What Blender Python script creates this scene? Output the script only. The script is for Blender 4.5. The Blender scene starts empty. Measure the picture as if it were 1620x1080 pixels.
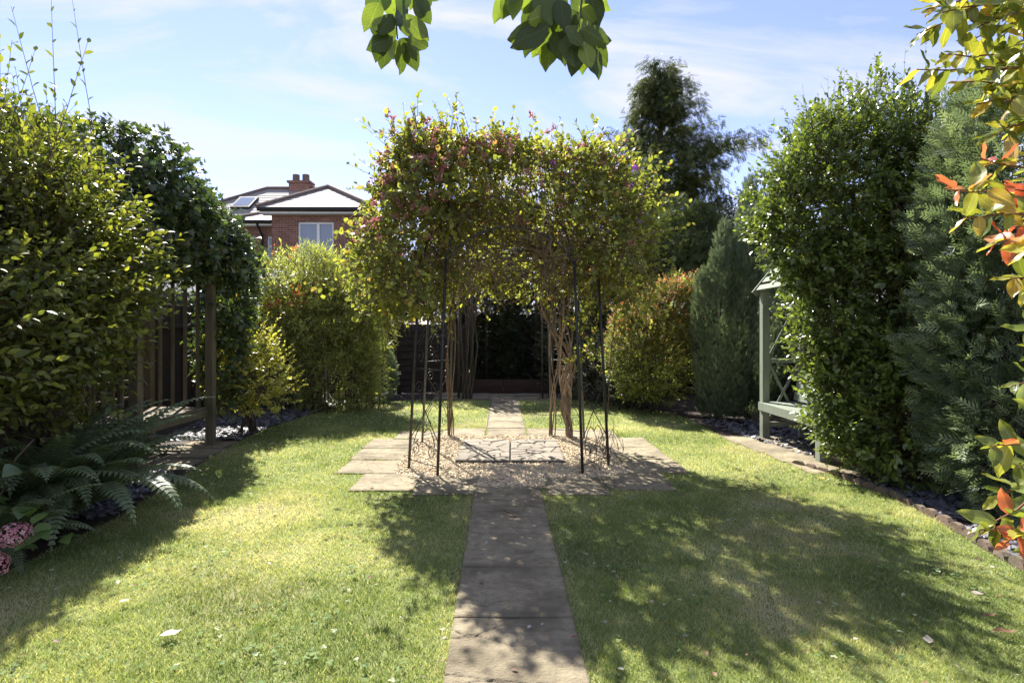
import bpy, math, random
import numpy as np
from mathutils import Vector, Matrix
R = math.radians
random.seed(7); rng = np.random.default_rng(11)
sc = bpy.context.scene
COL = sc.collection
EYE = 1.4; F = 900.0; HZ = 525.0

# ---------------------------------------------------------------- camera
cam_d = bpy.data.cameras.new('camera'); cam = bpy.data.objects.new('camera', cam_d); COL.objects.link(cam)
cam_d.lens = 20.0; cam_d.sensor_width = 36.0
cam.location = (0, 0, EYE); cam.rotation_euler = (R(90), 0, 0)
cam_d.shift_y = -15.0 / 1620.0
cam_d.clip_start = 0.05; cam_d.clip_end = 2000
sc.camera = cam
# ---------------------------------------------------------------- sun, sky, exposure
SUN_EL, SUN_AZ = 45.5, 22.0        # azimuth measured from the view axis (+Y) towards the left (-X)
sun_d = bpy.data.lights.new('sun', 'SUN'); sun = bpy.data.objects.new('sun', sun_d); COL.objects.link(sun)
sun_d.energy = 5.0; sun_d.angle = R(0.53); sun_d.color = (1.0, 0.95, 0.87)
sdir = Vector((-math.sin(R(SUN_AZ)) * math.cos(R(SUN_EL)), math.cos(R(SUN_AZ)) * math.cos(R(SUN_EL)), math.sin(R(SUN_EL))))
sun.rotation_euler = sdir.to_track_quat('Z', 'Y').to_euler()
sun.location = (-8, 20, 22)
sc.view_settings.view_transform = 'Standard'; sc.view_settings.look = 'None'
sc.view_settings.gamma = 1.0; sc.view_settings.use_curve_mapping = False
sc.view_settings.exposure = 1.55
W = bpy.data.worlds.new('World'); sc.world = W; W.use_nodes = True
def build_world():
    nt = W.node_tree; N = nt.nodes; L = nt.links; N.clear()
    out = N.new('ShaderNodeOutputWorld'); bg = N.new('ShaderNodeBackground'); bg.inputs['Strength'].default_value = 0.094
    sky = N.new('ShaderNodeTexSky'); sky.sky_type = 'NISHITA'; sky.sun_disc = False
    sky.sun_elevation = R(SUN_EL); sky.sun_rotation = R(-SUN_AZ)
    sky.air_density = 0.9; sky.dust_density = 0.05; sky.ozone_density = 2.4
    tc = N.new('ShaderNodeTexCoord'); sep = N.new('ShaderNodeSeparateXYZ'); L.new(tc.outputs['Generated'], sep.inputs[0])
    def m(op, a, b=None):
        n = N.new('ShaderNodeMath'); n.operation = op
        for i, v in enumerate((a, b)):
            if v is None: continue
            if isinstance(v, (int, float)): n.inputs[i].default_value = v
            else: L.new(v, n.inputs[i])
        return n.outputs[0]
    zz = m('ADD', m('MAXIMUM', sep.outputs[2], 0.0), 0.18)
    cx = m('DIVIDE', sep.outputs[0], zz); cy = m('DIVIDE', sep.outputs[1], zz)
    cmb = N.new('ShaderNodeCombineXYZ'); L.new(cx, cmb.inputs[0]); L.new(cy, cmb.inputs[1])
    mp = N.new('ShaderNodeMapping'); mp.inputs['Rotation'].default_value = (0, 0, R(28)); mp.inputs['Scale'].default_value = (1.0, 2.3, 1); mp.inputs['Location'].default_value = (3.1, 1.4, 0)
    L.new(cmb.outputs[0], mp.inputs[0])
    nz = N.new('ShaderNodeTexNoise'); nz.inputs['Scale'].default_value = 1.0; nz.inputs['Detail'].default_value = 9; nz.inputs['Roughness'].default_value = 0.58; nz.inputs['Distortion'].default_value = 0.9
    L.new(mp.outputs[0], nz.inputs['Vector'])
    rp = N.new('ShaderNodeValToRGB'); rp.color_ramp.elements[0].position = 0.46; rp.color_ramp.elements[1].position = 0.63
    rp.color_ramp.elements[0].color = (0, 0, 0, 1); rp.color_ramp.elements[1].color = (1, 1, 1, 1)
    L.new(nz.outputs[0], rp.inputs[0])
    # thin veil that thickens towards the horizon
    veil = m('MULTIPLY', m('POWER', m('SUBTRACT', 1.0, m('MAXIMUM', sep.outputs[2], 0.0)), 5.0), 0.38)
    fac = m('MINIMUM', m('ADD', m('MULTIPLY', rp.outputs[0], 0.9), m('ADD', veil, 0.02)), 1.0)
    mix = N.new('ShaderNodeMix'); mix.data_type = 'RGBA'; L.new(fac, mix.inputs[0]); tn = N.new('ShaderNodeVectorMath'); tn.operation = 'MULTIPLY'; L.new(sky.outputs[0], tn.inputs[0]); tn.inputs[1].default_value = (1.04, .85, 1.0); L.new(tn.outputs[0], mix.inputs[6])
    mix.inputs[7].default_value = (3.45, 3.5, 3.7, 1)
    L.new(mix.outputs[2], bg.inputs[0]); L.new(bg.outputs[0], out.inputs[0])
build_world()

# ================================================================ helpers
def vnoise(P, freq=1.0, seed=0):
    """value noise, P (N,3) -> (N,) in 0..1"""
    P = np.asarray(P, float) * freq + seed * 17.31
    I = np.floor(P).astype(np.int64); f = P - I; f = f * f * (3 - 2 * f)
    def h(i, j, k):
        n = (i * 374761393 + j * 668265263 + k * 2147483647 + seed * 1274126177) & 0xffffffff
        n = ((n ^ (n >> 13)) * 1274126177) & 0xffffffff
        return ((n ^ (n >> 16)) & 0xffff) / 65535.0
    x, y, z = I[:, 0], I[:, 1], I[:, 2]; r = 0
    for a in (0, 1):
        for b in (0, 1):
            for c in (0, 1):
                w = (f[:, 0] if a else 1 - f[:, 0]) * (f[:, 1] if b else 1 - f[:, 1]) * (f[:, 2] if c else 1 - f[:, 2])
                r = r + w * h(x + a, y + b, z + c)
    return r
def unit(v):
    v = np.asarray(v, float); return v / np.maximum(np.linalg.norm(v, axis=-1, keepdims=True), 1e-9)
def setp(o, label=None, cat=None, group=None, kind=None):
    if label: o['label'] = label
    if cat: o['category'] = cat
    if group: o['group'] = group
    if kind: o['kind'] = kind
    return o
def thing(name, label, cat, loc=(0, 0, 0), group=None, kind=None):
    o = bpy.data.objects.new(name, None); COL.objects.link(o); o.location = loc; o.empty_display_size = 0.1
    return setp(o, label, cat, group, kind)
def origin(o):
    v = Vector((0, 0, 0))
    while o is not None: v += o.location; o = o.parent
    return v
def mesh_np(name, V, faces, mats, midx=None, smooth=False, attr=None, nsides=None):
    """V (n,3); faces: list of polys or (m,k) array"""
    me = bpy.data.meshes.new(name)
    if isinstance(faces, np.ndarray):
        m, k = faces.shape
        me.vertices.add(len(V)); me.vertices.foreach_set('co', np.ascontiguousarray(V, dtype=np.float32).ravel())
        me.loops.add(m * k); me.loops.foreach_set('vertex_index', faces.astype(np.int32).ravel())
        me.polygons.add(m); me.polygons.foreach_set('loop_start', np.arange(0, m * k, k, dtype=np.int32))
        try: me.polygons.foreach_set('loop_total', np.full(m, k, dtype=np.int32))
        except Exception: pass
    else:
        me.from_pydata([tuple(v) for v in V], [], [tuple(f) for f in faces])
    if midx is not None: me.polygons.foreach_set('material_index', np.asarray(midx, dtype=np.int32))
    me.polygons.foreach_set('use_smooth', np.full(len(me.polygons), bool(smooth)))
    if attr is not None:
        a = me.attributes.new('rnd', 'FLOAT', 'POINT'); a.data.foreach_set('value', np.asarray(attr, dtype=np.float32))
    me.update(calc_edges=True)
    for mt in (mats if isinstance(mats, (list, tuple)) else [mats]): me.materials.append(mt)
    return me
def part(name, V, faces, mats, parent=None, midx=None, smooth=False, attr=None, kind=None, label=None):
    V = np.asarray(V, float)
    if parent is not None: V = V - np.array(origin(parent))
    o = bpy.data.objects.new(name, mesh_np(name, V, faces, mats, midx, smooth, attr)); COL.objects.link(o)
    if parent is not None: o.parent = parent
    return setp(o, label, None, None, kind)
class MB:
    """collects simple shapes in world space"""
    def __init__(s): s.V = []; s.F = []; s.A = []; s.M = []
    def add(s, V, F, a=0.5, m=0):
        b = len(s.V); s.V += [tuple(v) for v in V]; s.F += [tuple(i + b for i in f) for f in F]; s.A += [a] * len(V); s.M += [m] * len(F); return s
    def box(s, lo, hi, a=0.5, m=0, bev=0.0):
        x0, y0, z0 = lo; x1, y1, z1 = hi
        if bev <= 0:
            V = [(x0, y0, z0), (x1, y0, z0), (x1, y1, z0), (x0, y1, z0), (x0, y0, z1), (x1, y0, z1), (x1, y1, z1), (x0, y1, z1)]
            return s.add(V, [(0, 3, 2, 1), (4, 5, 6, 7), (0, 1, 5, 4), (1, 2, 6, 5), (2, 3, 7, 6), (3, 0, 4, 7)], a, m)
        b = bev
        V = [(x0, y0, z0), (x1, y0, z0), (x1, y1, z0), (x0, y1, z0), (x0, y0, z1 - b), (x1, y0, z1 - b), (x1, y1, z1 - b), (x0, y1, z1 - b),
             (x0 + b, y0 + b, z1), (x1 - b, y0 + b, z1), (x1 - b, y1 - b, z1), (x0 + b, y1 - b, z1)]
        return s.add(V, [(0, 3, 2, 1), (0, 1, 5, 4), (1, 2, 6, 5), (2, 3, 7, 6), (3, 0, 4, 7), (4, 5, 9, 8), (5, 6, 10, 9), (6, 7, 11, 10), (7, 4, 8, 11), (8, 9, 10, 11)], a, m)
    def bar(s, p, q, w, h, up=(0, 0, 1), a=0.5, m=0):
        """rectangular bar from p to q, width w (sideways) height h (along up)"""
        p = Vector(p); q = Vector(q); d = (q - p).normalized(); u = Vector(up); u = (u - d * u.dot(d))
        if u.length < 1e-4: u = Vector((0, 1, 0)) - d * d.y
        u.normalize(); sd = d.cross(u)
        V = []
        for c in (p, q):
            for i, j in ((-1, -1), (1, -1), (1, 1), (-1, 1)): V.append(c + sd * (i * w / 2) + u * (j * h / 2))
        return s.add(V, [(0, 1, 2, 3), (7, 6, 5, 4), (0, 4, 5, 1), (1, 5, 6, 2), (2, 6, 7, 3), (3, 7, 4, 0)], a, m)
    def tube(s, pts, r0, r1=None, n=6, a=0.5, m=0):
        r1 = r0 if r1 is None else r1; pts = [Vector(p) for p in pts]; k = len(pts); V = []; u = None
        for i, p in enumerate(pts):
            d = (pts[min(i + 1, k - 1)] - pts[max(i - 1, 0)])
            d = d.normalized() if d.length > 1e-9 else Vector((0, 0, 1))
            if u is None: u = d.orthogonal().normalized()
            u = u - d * u.dot(d); u = u.normalized() if u.length > 1e-6 else d.orthogonal().normalized()
            v = d.cross(u); r = r0 + (r1 - r0) * i / max(k - 1, 1)
            for j in range(n):
                t = 2 * math.pi * j / n; V.append(p + u * (r * math.cos(t)) + v * (r * math.sin(t)))
        Fs = []
        for i in range(k - 1):
            for j in range(n): Fs.append((i * n + j, i * n + (j + 1) % n, (i + 1) * n + (j + 1) % n, (i + 1) * n + j))
        Fs.append(tuple(range(n))[::-1]); Fs.append(tuple(range((k - 1) * n, k * n)))
        return s.add(V, Fs, a, m)
    def build(s, name, mats, parent=None, smooth=False, kind=None, label=None):
        return part(name, s.V, s.F, mats, parent, s.M, smooth, s.A, kind, label)
def P(x, y, Y):
    """where the line through a point of the photograph meets depth Y"""
    return Vector(((x - 810) / F * Y, Y, EYE + (HZ - y) / F * Y))

# ---------------------------------------------------------------- materials
def lin(c): return tuple(c) + (1,)
def new_mat(name):
    m = bpy.data.materials.new(name); m.use_nodes = True; nt = m.node_tree; nt.nodes.clear()
    out = nt.nodes.new('ShaderNodeOutputMaterial'); return m, nt.nodes, nt.links, out
def surf(name, c0, c1, rough=0.8, scale=6.0, bump=0.0, bscale=None, rnd=0.0, stretch=(1, 1, 1), c2=None, s2=0.7, metallic=0.0, spec=0.4, detail=6, wear=0.5, dirt=None):
    """two-tone noise surface; rnd: how far the per-piece attribute shifts value; c2: large stains"""
    m, N, L, out = new_mat(name); b = N.new('ShaderNodeBsdfPrincipled'); L.new(b.outputs[0], out.inputs[0])
    tc = N.new('ShaderNodeTexCoord'); mp = N.new('ShaderNodeMapping'); mp.inputs['Scale'].default_value = stretch; L.new(tc.outputs['Object'], mp.inputs[0])
    nz = N.new('ShaderNodeTexNoise'); nz.inputs['Scale'].default_value = scale; nz.inputs['Detail'].default_value = detail; nz.inputs['Roughness'].default_value = 0.65; L.new(mp.outputs[0], nz.inputs['Vector'])
    rp = N.new('ShaderNodeValToRGB'); rp.color_ramp.elements[0].position = 0.3; rp.color_ramp.elements[1].position = 0.7
    rp.color_ramp.elements[0].color = lin(c0); rp.color_ramp.elements[1].color = lin(c1); L.new(nz.outputs[0], rp.inputs[0]); col = rp.outputs[0]
    if c2 is not None:
        n2 = N.new('ShaderNodeTexNoise'); n2.inputs['Scale'].default_value = s2; n2.inputs['Detail'].default_value = 5; L.new(tc.outputs['Object'], n2.inputs['Vector'])
        r2 = N.new('ShaderNodeValToRGB'); r2.color_ramp.elements[0].position = wear; r2.color_ramp.elements[1].position = wear + 0.18; L.new(n2.outputs[0], r2.inputs[0])
        mx = N.new('ShaderNodeMix'); mx.data_type = 'RGBA'; L.new(r2.outputs[0], mx.inputs[0]); L.new(col, mx.inputs[6]); mx.inputs[7].default_value = lin(c2); col = mx.outputs[2]
    if dirt is not None:
        da = N.new('ShaderNodeAttribute'); da.attribute_name = 'dirt'; dn = N.new('ShaderNodeTexNoise'); dn.inputs['Scale'].default_value = 34; dn.inputs['Detail'].default_value = 5; L.new(tc.outputs['Object'], dn.inputs['Vector'])
        dm = N.new('ShaderNodeMath'); dm.operation = 'MULTIPLY_ADD'; L.new(dn.outputs[0], dm.inputs[0]); dm.inputs[1].default_value = 1.6; dm.inputs[2].default_value = -.35
        d2 = N.new('ShaderNodeMath'); d2.operation = 'MULTIPLY'; d2.use_clamp = True; L.new(da.outputs['Fac'], d2.inputs[0]); L.new(dm.outputs[0], d2.inputs[1])
        mx = N.new('ShaderNodeMix'); mx.data_type = 'RGBA'; L.new(d2.outputs[0], mx.inputs[0]); L.new(col, mx.inputs[6]); mx.inputs[7].default_value = lin(dirt); col = mx.outputs[2]
    if rnd > 0:
        at = N.new('ShaderNodeAttribute'); at.attribute_name = 'rnd'; oi = N.new('ShaderNodeObjectInfo')
        ad = N.new('ShaderNodeMath'); ad.operation = 'ADD'; L.new(at.outputs['Fac'], ad.inputs[0]); L.new(oi.outputs['Random'], ad.inputs[1])
        mr = N.new('ShaderNodeMapRange'); mr.inputs[1].default_value = 0.5; mr.inputs[2].default_value = 1.5; mr.inputs[3].default_value = 1 - rnd; mr.inputs[4].default_value = 1 + rnd; L.new(ad.outputs[0], mr.inputs[0])
        vm = N.new('ShaderNodeVectorMath'); vm.operation = 'SCALE'; L.new(col, vm.inputs[0]); L.new(mr.outputs[0], vm.inputs['Scale']); col = vm.outputs[0]
    L.new(col, b.inputs['Base Color']); b.inputs['Roughness'].default_value = rough; b.inputs['Metallic'].default_value = metallic; b.inputs['Specular IOR Level'].default_value = spec
    if bump > 0:
        nb = N.new('ShaderNodeTexNoise'); nb.inputs['Scale'].default_value = bscale or scale * 4; nb.inputs['Detail'].default_value = 8; nb.inputs['Roughness'].default_value = 0.7; L.new(mp.outputs[0], nb.inputs['Vector'])
        bp = N.new('ShaderNodeBump'); bp.inputs['Strength'].default_value = bump; bp.inputs['Distance'].default_value = 0.02; L.new(nb.outputs[0], bp.inputs['Height']); L.new(bp.outputs[0], b.inputs['Normal'])
    return m
def leafmat(name, cols, trans=0.4, rough=0.42, spec=0.5, tint=(1.15, 1.25, 0.6), nscale=9.0, veins=False):
    """cols: list of (pos, colour) ramp driven by the per-leaf value; thin leaf: glossy top plus light coming through"""
    def ds(c_): g_ = .3 * c_[0] + .6 * c_[1] + .1 * c_[2]; return tuple(v_ + (g_ - v_) * .13 for v_ in c_)
    cols = [(p_, ds(c_)) for p_, c_ in cols]; m, N, L, out = new_mat(name); b = N.new('ShaderNodeBsdfPrincipled')
    at = N.new('ShaderNodeAttribute'); at.attribute_name = 'rnd'
    rp = N.new('ShaderNodeValToRGB'); el = rp.color_ramp.elements
    el[0].position = cols[0][0]; el[0].color = lin(cols[0][1]); el[1].position = cols[-1][0]; el[1].color = lin(cols[-1][1])
    for p_, c_ in cols[1:-1]: e = el.new(p_); e.color = lin(c_)
    tc = N.new('ShaderNodeTexCoord'); nz = N.new('ShaderNodeTexNoise'); nz.inputs['Scale'].default_value = nscale; nz.inputs['Detail'].default_value = 3; L.new(tc.outputs['Object'], nz.inputs['Vector'])
    ad = N.new('ShaderNodeMath'); ad.operation = 'MULTIPLY_ADD'; L.new(nz.outputs[0], ad.inputs[0]); ad.inputs[1].default_value = 0.3; 
    sb = N.new('ShaderNodeMath'); sb.operation = 'SUBTRACT'; L.new(at.outputs['Fac'], sb.inputs[0]); sb.inputs[1].default_value = 0.15; L.new(sb.outputs[0], ad.inputs[2]); L.new(ad.outputs[0], rp.inputs[0])
    lc = rp.outputs[0]
    if veins:      # midrib, side veins and freckles in the leaf's own coordinates
        la_ = N.new('ShaderNodeAttribute'); la_.attribute_name = 'leafco'; sx_ = N.new('ShaderNodeSeparateXYZ'); L.new(la_.outputs['Vector'], sx_.inputs[0])
        def mt(op, a, b_=None, c_=None):
            n_ = N.new('ShaderNodeMath'); n_.operation = op
            for i_, v_ in enumerate((a, b_, c_)):
                if v_ is None: continue
                if isinstance(v_, (int, float)): n_.inputs[i_].default_value = v_
                else: L.new(v_, n_.inputs[i_])
            return n_.outputs[0]
        ax_ = mt('ABSOLUTE', sx_.outputs[0]); sv_ = mt('POWER', mt('ABSOLUTE', mt('SINE', mt('MULTIPLY', mt('SUBTRACT', sx_.outputs[1], mt('MULTIPLY', ax_, 1.1)), 26.0))), 8.0)
        side_ = mt('SUBTRACT', 1.0, sv_); side_ = mt('MULTIPLY', mt('POWER', mt('SUBTRACT', 1.0, mt('ABSOLUTE', mt('SINE', mt('MULTIPLY', mt('SUBTRACT', sx_.outputs[1], mt('MULTIPLY', ax_, 1.1)), 26.0)))), 3.0), .35)
        rib_ = mt('LESS_THAN', ax_, .014); vf = mt('MAXIMUM', side_, mt('MULTIPLY', rib_, .7))
        mv = N.new('ShaderNodeMix'); mv.data_type = 'RGBA'; mv.blend_type = 'MIX'; L.new(vf, mv.inputs[0]); L.new(lc, mv.inputs[6]); sc2 = N.new('ShaderNodeVectorMath'); sc2.operation = 'SCALE'; L.new(lc, sc2.inputs[0]); sc2.inputs['Scale'].default_value = 1.7; L.new(sc2.outputs[0], mv.inputs[7]); lc = mv.outputs[2]
        fn_ = N.new('ShaderNodeTexNoise'); fn_.inputs['Scale'].default_value = 160; fn_.inputs['Detail'].default_value = 3; L.new(tc.outputs['Object'], fn_.inputs['Vector'])
        fr2 = mt('GREATER_THAN', fn_.outputs[0], .68); mv2 = N.new('ShaderNodeMix'); mv2.data_type = 'RGBA'; L.new(mt('MULTIPLY', fr2, .7), mv2.inputs[0]); L.new(lc, mv2.inputs[6]); mv2.inputs[7].default_value = (.12, .06, .02, 1); lc = mv2.outputs[2]
    L.new(lc, b.inputs['Base Color']); b.inputs['Roughness'].default_value = rough; b.inputs['Specular IOR Level'].default_value = spec
    vm = N.new('ShaderNodeVectorMath'); vm.operation = 'MULTIPLY'; L.new(lc, vm.inputs[0]); vm.inputs[1].default_value = tint
    tr = N.new('ShaderNodeBsdfTranslucent'); L.new(vm.outputs[0], tr.inputs[0])
    mx = N.new('ShaderNodeMixShader'); mx.inputs[0].default_value = trans; L.new(b.outputs[0], mx.inputs[1]); L.new(tr.outputs[0], mx.inputs[2]); L.new(mx.outputs[0], out.inputs[0])
    return m
M = {}
M['soil'] = surf('soil', (.028, .020, .014), (.06, .042, .028), .95, 9, .6, 40)
M['ground'] = surf('ground_earth', (.045, .05, .025), (.09, .08, .045), .95, 3, .4, 30)
M['lawn'] = surf('lawn_base', (.12, .165, .04), (.20, .22, .08), .95, 14, .5, 60, c2=(.24, .21, .11), s2=.8, wear=.52)
M['slab'] = surf('riven_slab', (.215, .174, .108), (.40, .34, .225), .9, 16.0, .8, 70, rnd=.06, c2=(.18, .15, .095), s2=2.8, wear=.47, detail=10, dirt=(.035, .032, .022))
M['crazy'] = surf('crazy_stone', (.18, .155, .12), (.29, .25, .195), .85, 8, .6, 40, rnd=.12)
M['mortar'] = surf('mortar', (.055, .048, .04), (.10, .09, .075), .95, 20, .3)
M['gravel'] = surf('gravel_stone', (.60, .48, .30), (.74, .63, .45), .75, 10, 0, rnd=.22)
M['gravel_bed'] = surf('gravel_bed', (.36, .28, .17), (.48, .39, .26), .9, 40, .7, 90)
M['slate'] = surf('slate_chip', (.075, .074, .085), (.17, .165, .18), .5, 12, .2, rnd=.3, spec=.5)
M['terracotta'] = surf('terracotta_edging', (.13, .09, .065), (.22, .16, .12), .9, 9, .4, 40, rnd=.15, c2=(.10, .10, .065), s2=5)
M['iron'] = surf('black_iron', (.012, .012, .012), (.035, .032, .028), .42, 30, .2, c2=(.09, .06, .04), s2=9, wear=.62, spec=.5)
M['iron_old'] = surf('weathered_iron', (.05, .052, .046), (.10, .10, .085), .55, 30, .2, c2=(.12, .09, .06), s2=9, wear=.6, spec=.5)
M['vine'] = surf('vine_bark', (.20, .145, .095), (.42, .33, .23), .95, 30, 1.0, 90, rnd=.2, stretch=(1, 1, .3))
M['vine_dark'] = surf('dry_vine', (.09, .062, .04), (.21, .15, .095), .95, 14, .3, rnd=.25)
M['bark'] = surf('bark', (.05, .038, .028), (.115, .09, .065), .95, 9, .7, 40, stretch=(1, 1, .25))
M['twig'] = surf('twig', (.07, .05, .03), (.14, .10, .06), .9, 12, 0, rnd=.2)
M['redtwig'] = surf('red_twig', (.16, .045, .03), (.22, .09, .05), .7, 12, 0)
M['oak'] = surf('weathered_timber', (.10, .082, .052), (.185, .155, .105), .85, 4, .4, 30, rnd=.12, stretch=(4, 4, .5), c2=(.09, .085, .05), s2=2.2)
M['sage'] = surf('sage_green_paint', (.175, .20, .155), (.235, .265, .205), .85, 5, .15, 40, rnd=.05, stretch=(3, 3, .6), c2=(.13, .155, .11), s2=4, wear=.58)
M['fence_dark'] = surf('dark_fence_board', (.020, .014, .012), (.038, .027, .022), .85, 4, .3, 30, rnd=.2, stretch=(.6, 4, 4))
M['fence_green'] = surf('dark_green_board', (.022, .033, .028), (.04, .055, .045), .75, 4, .3, 30, rnd=.15, stretch=(4, 4, .6))
M['felt'] = surf('shed_roof_felt', (.035, .047, .065), (.06, .075, .10), .8, 8, .3, 60)
M['bed_board'] = surf('bed_board', (.035, .020, .014), (.06, .034, .024), .85, 5, .3, rnd=.15, stretch=(.6, 4, 4))
M['white'] = surf('white_upvc', (.72, .73, .74), (.80, .80, .80), .35, 3)
M['black_pipe'] = surf('black_plastic', (.015, .015, .017), (.03, .03, .03), .4, 5)
M['grass'] = leafmat('grass_blade', [(0, (.14, .20, .045)), (.30, (.265, .33, .085)), (.55, (.41, .43, .15)), (.78, (.54, .51, .26)), (1, (.66, .60, .42))], .5, .6, .25, (1.25, 1.25, .7), 2.0)
M['clover'] = leafmat('clover_leaf', [(0, (.12, .20, .05)), (.6, (.20, .29, .09)), (1, (.42, .47, .30))], .3, .75, .15)
M['hedge_l'] = leafmat('elm_leaf', [(0, (.035, .06, .012)), (.5, (.10, .135, .02)), (1, (.34, .35, .035))], .45, .40, .5, (1.35, 1.35, .5))
M['ivy'] = leafmat('ivy_leaf', [(0, (.025, .048, .016)), (.55, (.065, .105, .030)), (.8, (.16, .21, .045)), (1, (.42, .44, .28))], .35, .33, .6)
M['honey'] = leafmat('honeysuckle_leaf', [(0, (.075, .10, .028)), (.4, (.16, .20, .048)), (.78, (.34, .37, .06)), (.93, (.36, .30, .07)), (1, (.34, .20, .09))], .56, .45, .45, (1.4, 1.35, .5))
M['berry'] = leafmat('pink_seedhead', [(0, (.34, .08, .08)), (.5, (.43, .20, .165)), (1, (.48, .33, .23))], .35, .5, .4, (1.2, .9, .9))
M['clematis'] = leafmat('purple_petal', [(0, (.16, .03, .30)), (1, (.40, .12, .55))], .4, .5, .4, (1.2, .8, 1.2))
M['bamboo'] = leafmat('bamboo_leaf', [(0, (.11, .15, .035)), (.5, (.28, .33, .075)), (1, (.54, .54, .16))], .52, .42, .5, (1.3, 1.3, .6))
M['gold'] = leafmat('golden_leaf', [(0, (.20, .25, .035)), (.5, (.45, .46, .06)), (1, (.64, .60, .10))], .45, .42, .45, (1.25, 1.2, .5))
M['redleaf'] = leafmat('red_leaf', [(0, (.40, .03, .03)), (1, (.55, .16, .04))], .5, .35, .5, (1.2, 1.0, .8))
M['redtip'] = leafmat('orange_tip_leaf', [(0, (.40, .13, .04)), (1, (.62, .30, .10))], .45, .45, .4, (1.2, 1.0, .8))
M['tipgreen'] = leafmat('small_green_leaf', [(0, (.06, .09, .018)), (.5, (.20, .24, .04)), (1, (.48, .47, .09))], .45, .5, .35)
M['cypress'] = leafmat('cypress_spray', [(0, (.07, .10, .06)), (.6, (.17, .215, .125)), (1, (.33, .38, .22))], .28, .7, .25, (1.1, 1.15, .7))
M['cedar'] = leafmat('cedar_spray', [(0, (.045, .065, .022)), (.6, (.10, .13, .04)), (1, (.22, .24, .07))], .35, .6, .3, (1.2, 1.2, .6))
M['ley'] = leafmat('leylandii_spray', [(0, (.07, .105, .05)), (.6, (.17, .22, .11)), (1, (.34, .39, .22))], .32, .5, .4, (1.1, 1.2, .7))
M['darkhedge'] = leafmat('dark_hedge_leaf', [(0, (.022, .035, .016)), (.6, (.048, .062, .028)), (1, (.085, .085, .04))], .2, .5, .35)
M['privet'] = leafmat('privet_leaf', [(0, (.04, .07, .016)), (.55, (.11, .165, .032)), (1, (.30, .37, .06))], .38, .28, .7, (1.4, 1.4, .5))
M['phot_g'] = leafmat('photinia_leaf', [(0, (.10, .15, .03)), (.45, (.22, .27, .04)), (.8, (.40, .38, .045)), (1, (.50, .32, .06))], .5, .28, .7, (1.3, 1.15, .4), 14, True)
M['phot_r'] = leafmat('photinia_red_leaf', [(0, (.45, .06, .04)), (.5, (.62, .17, .06)), (1, (.66, .34, .07))], .5, .3, .6, (1.2, .95, .6), 14, True)
M['branchleaf'] = leafmat('overhead_leaf', [(0, (.045, .07, .02)), (.6, (.075, .11, .022)), (1, (.20, .26, .03))], .36, .45, .4, (1.3, 1.4, .4), 14, True)
M['fern'] = leafmat('fern_frond', [(0, (.08, .115, .05)), (1, (.19, .25, .12))], .3, .45, .4)
M['bigleaf'] = leafmat('hydrangea_leaf', [(0, (.045, .085, .02)), (1, (.13, .20, .045))], .3, .35, .5)
M['pink'] = leafmat('hydrangea_floret', [(0, (.50, .14, .20)), (.6, (.68, .30, .34)), (1, (.78, .52, .52))], .3, .5, .3, (1, .9, .9))
M['dry'] = leafmat('dry_leaf', [(0, (.15, .06, .03)), (.5, (.26, .13, .06)), (1, (.50, .46, .38))], .2, .6, .3, (1, 1, .8))
M['orange'] = leafmat('orange_petal', [(0, (.75, .33, .03)), (1, (.85, .5, .05))], .3, .5, .3, (1, 1, .6))
def glass_mat():
    m, N, L, out = new_mat('window_glass'); b = N.new('ShaderNodeBsdfPrincipled'); L.new(b.outputs[0], out.inputs[0])
    tc = N.new('ShaderNodeTexCoord'); nz = N.new('ShaderNodeTexNoise'); nz.inputs['Scale'].default_value = .8; L.new(tc.outputs['Object'], nz.inputs['Vector'])
    rp = N.new('ShaderNodeValToRGB'); rp.color_ramp.elements[0].color = (.16, .20, .27, 1); rp.color_ramp.elements[1].color = (.30, .35, .43, 1); L.new(nz.outputs[0], rp.inputs[0]); L.new(rp.outputs[0], b.inputs['Base Color'])
    b.inputs['Roughness'].default_value = .08; b.inputs['Specular IOR Level'].default_value = .9; return m
M['glass'] = glass_mat()
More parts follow.
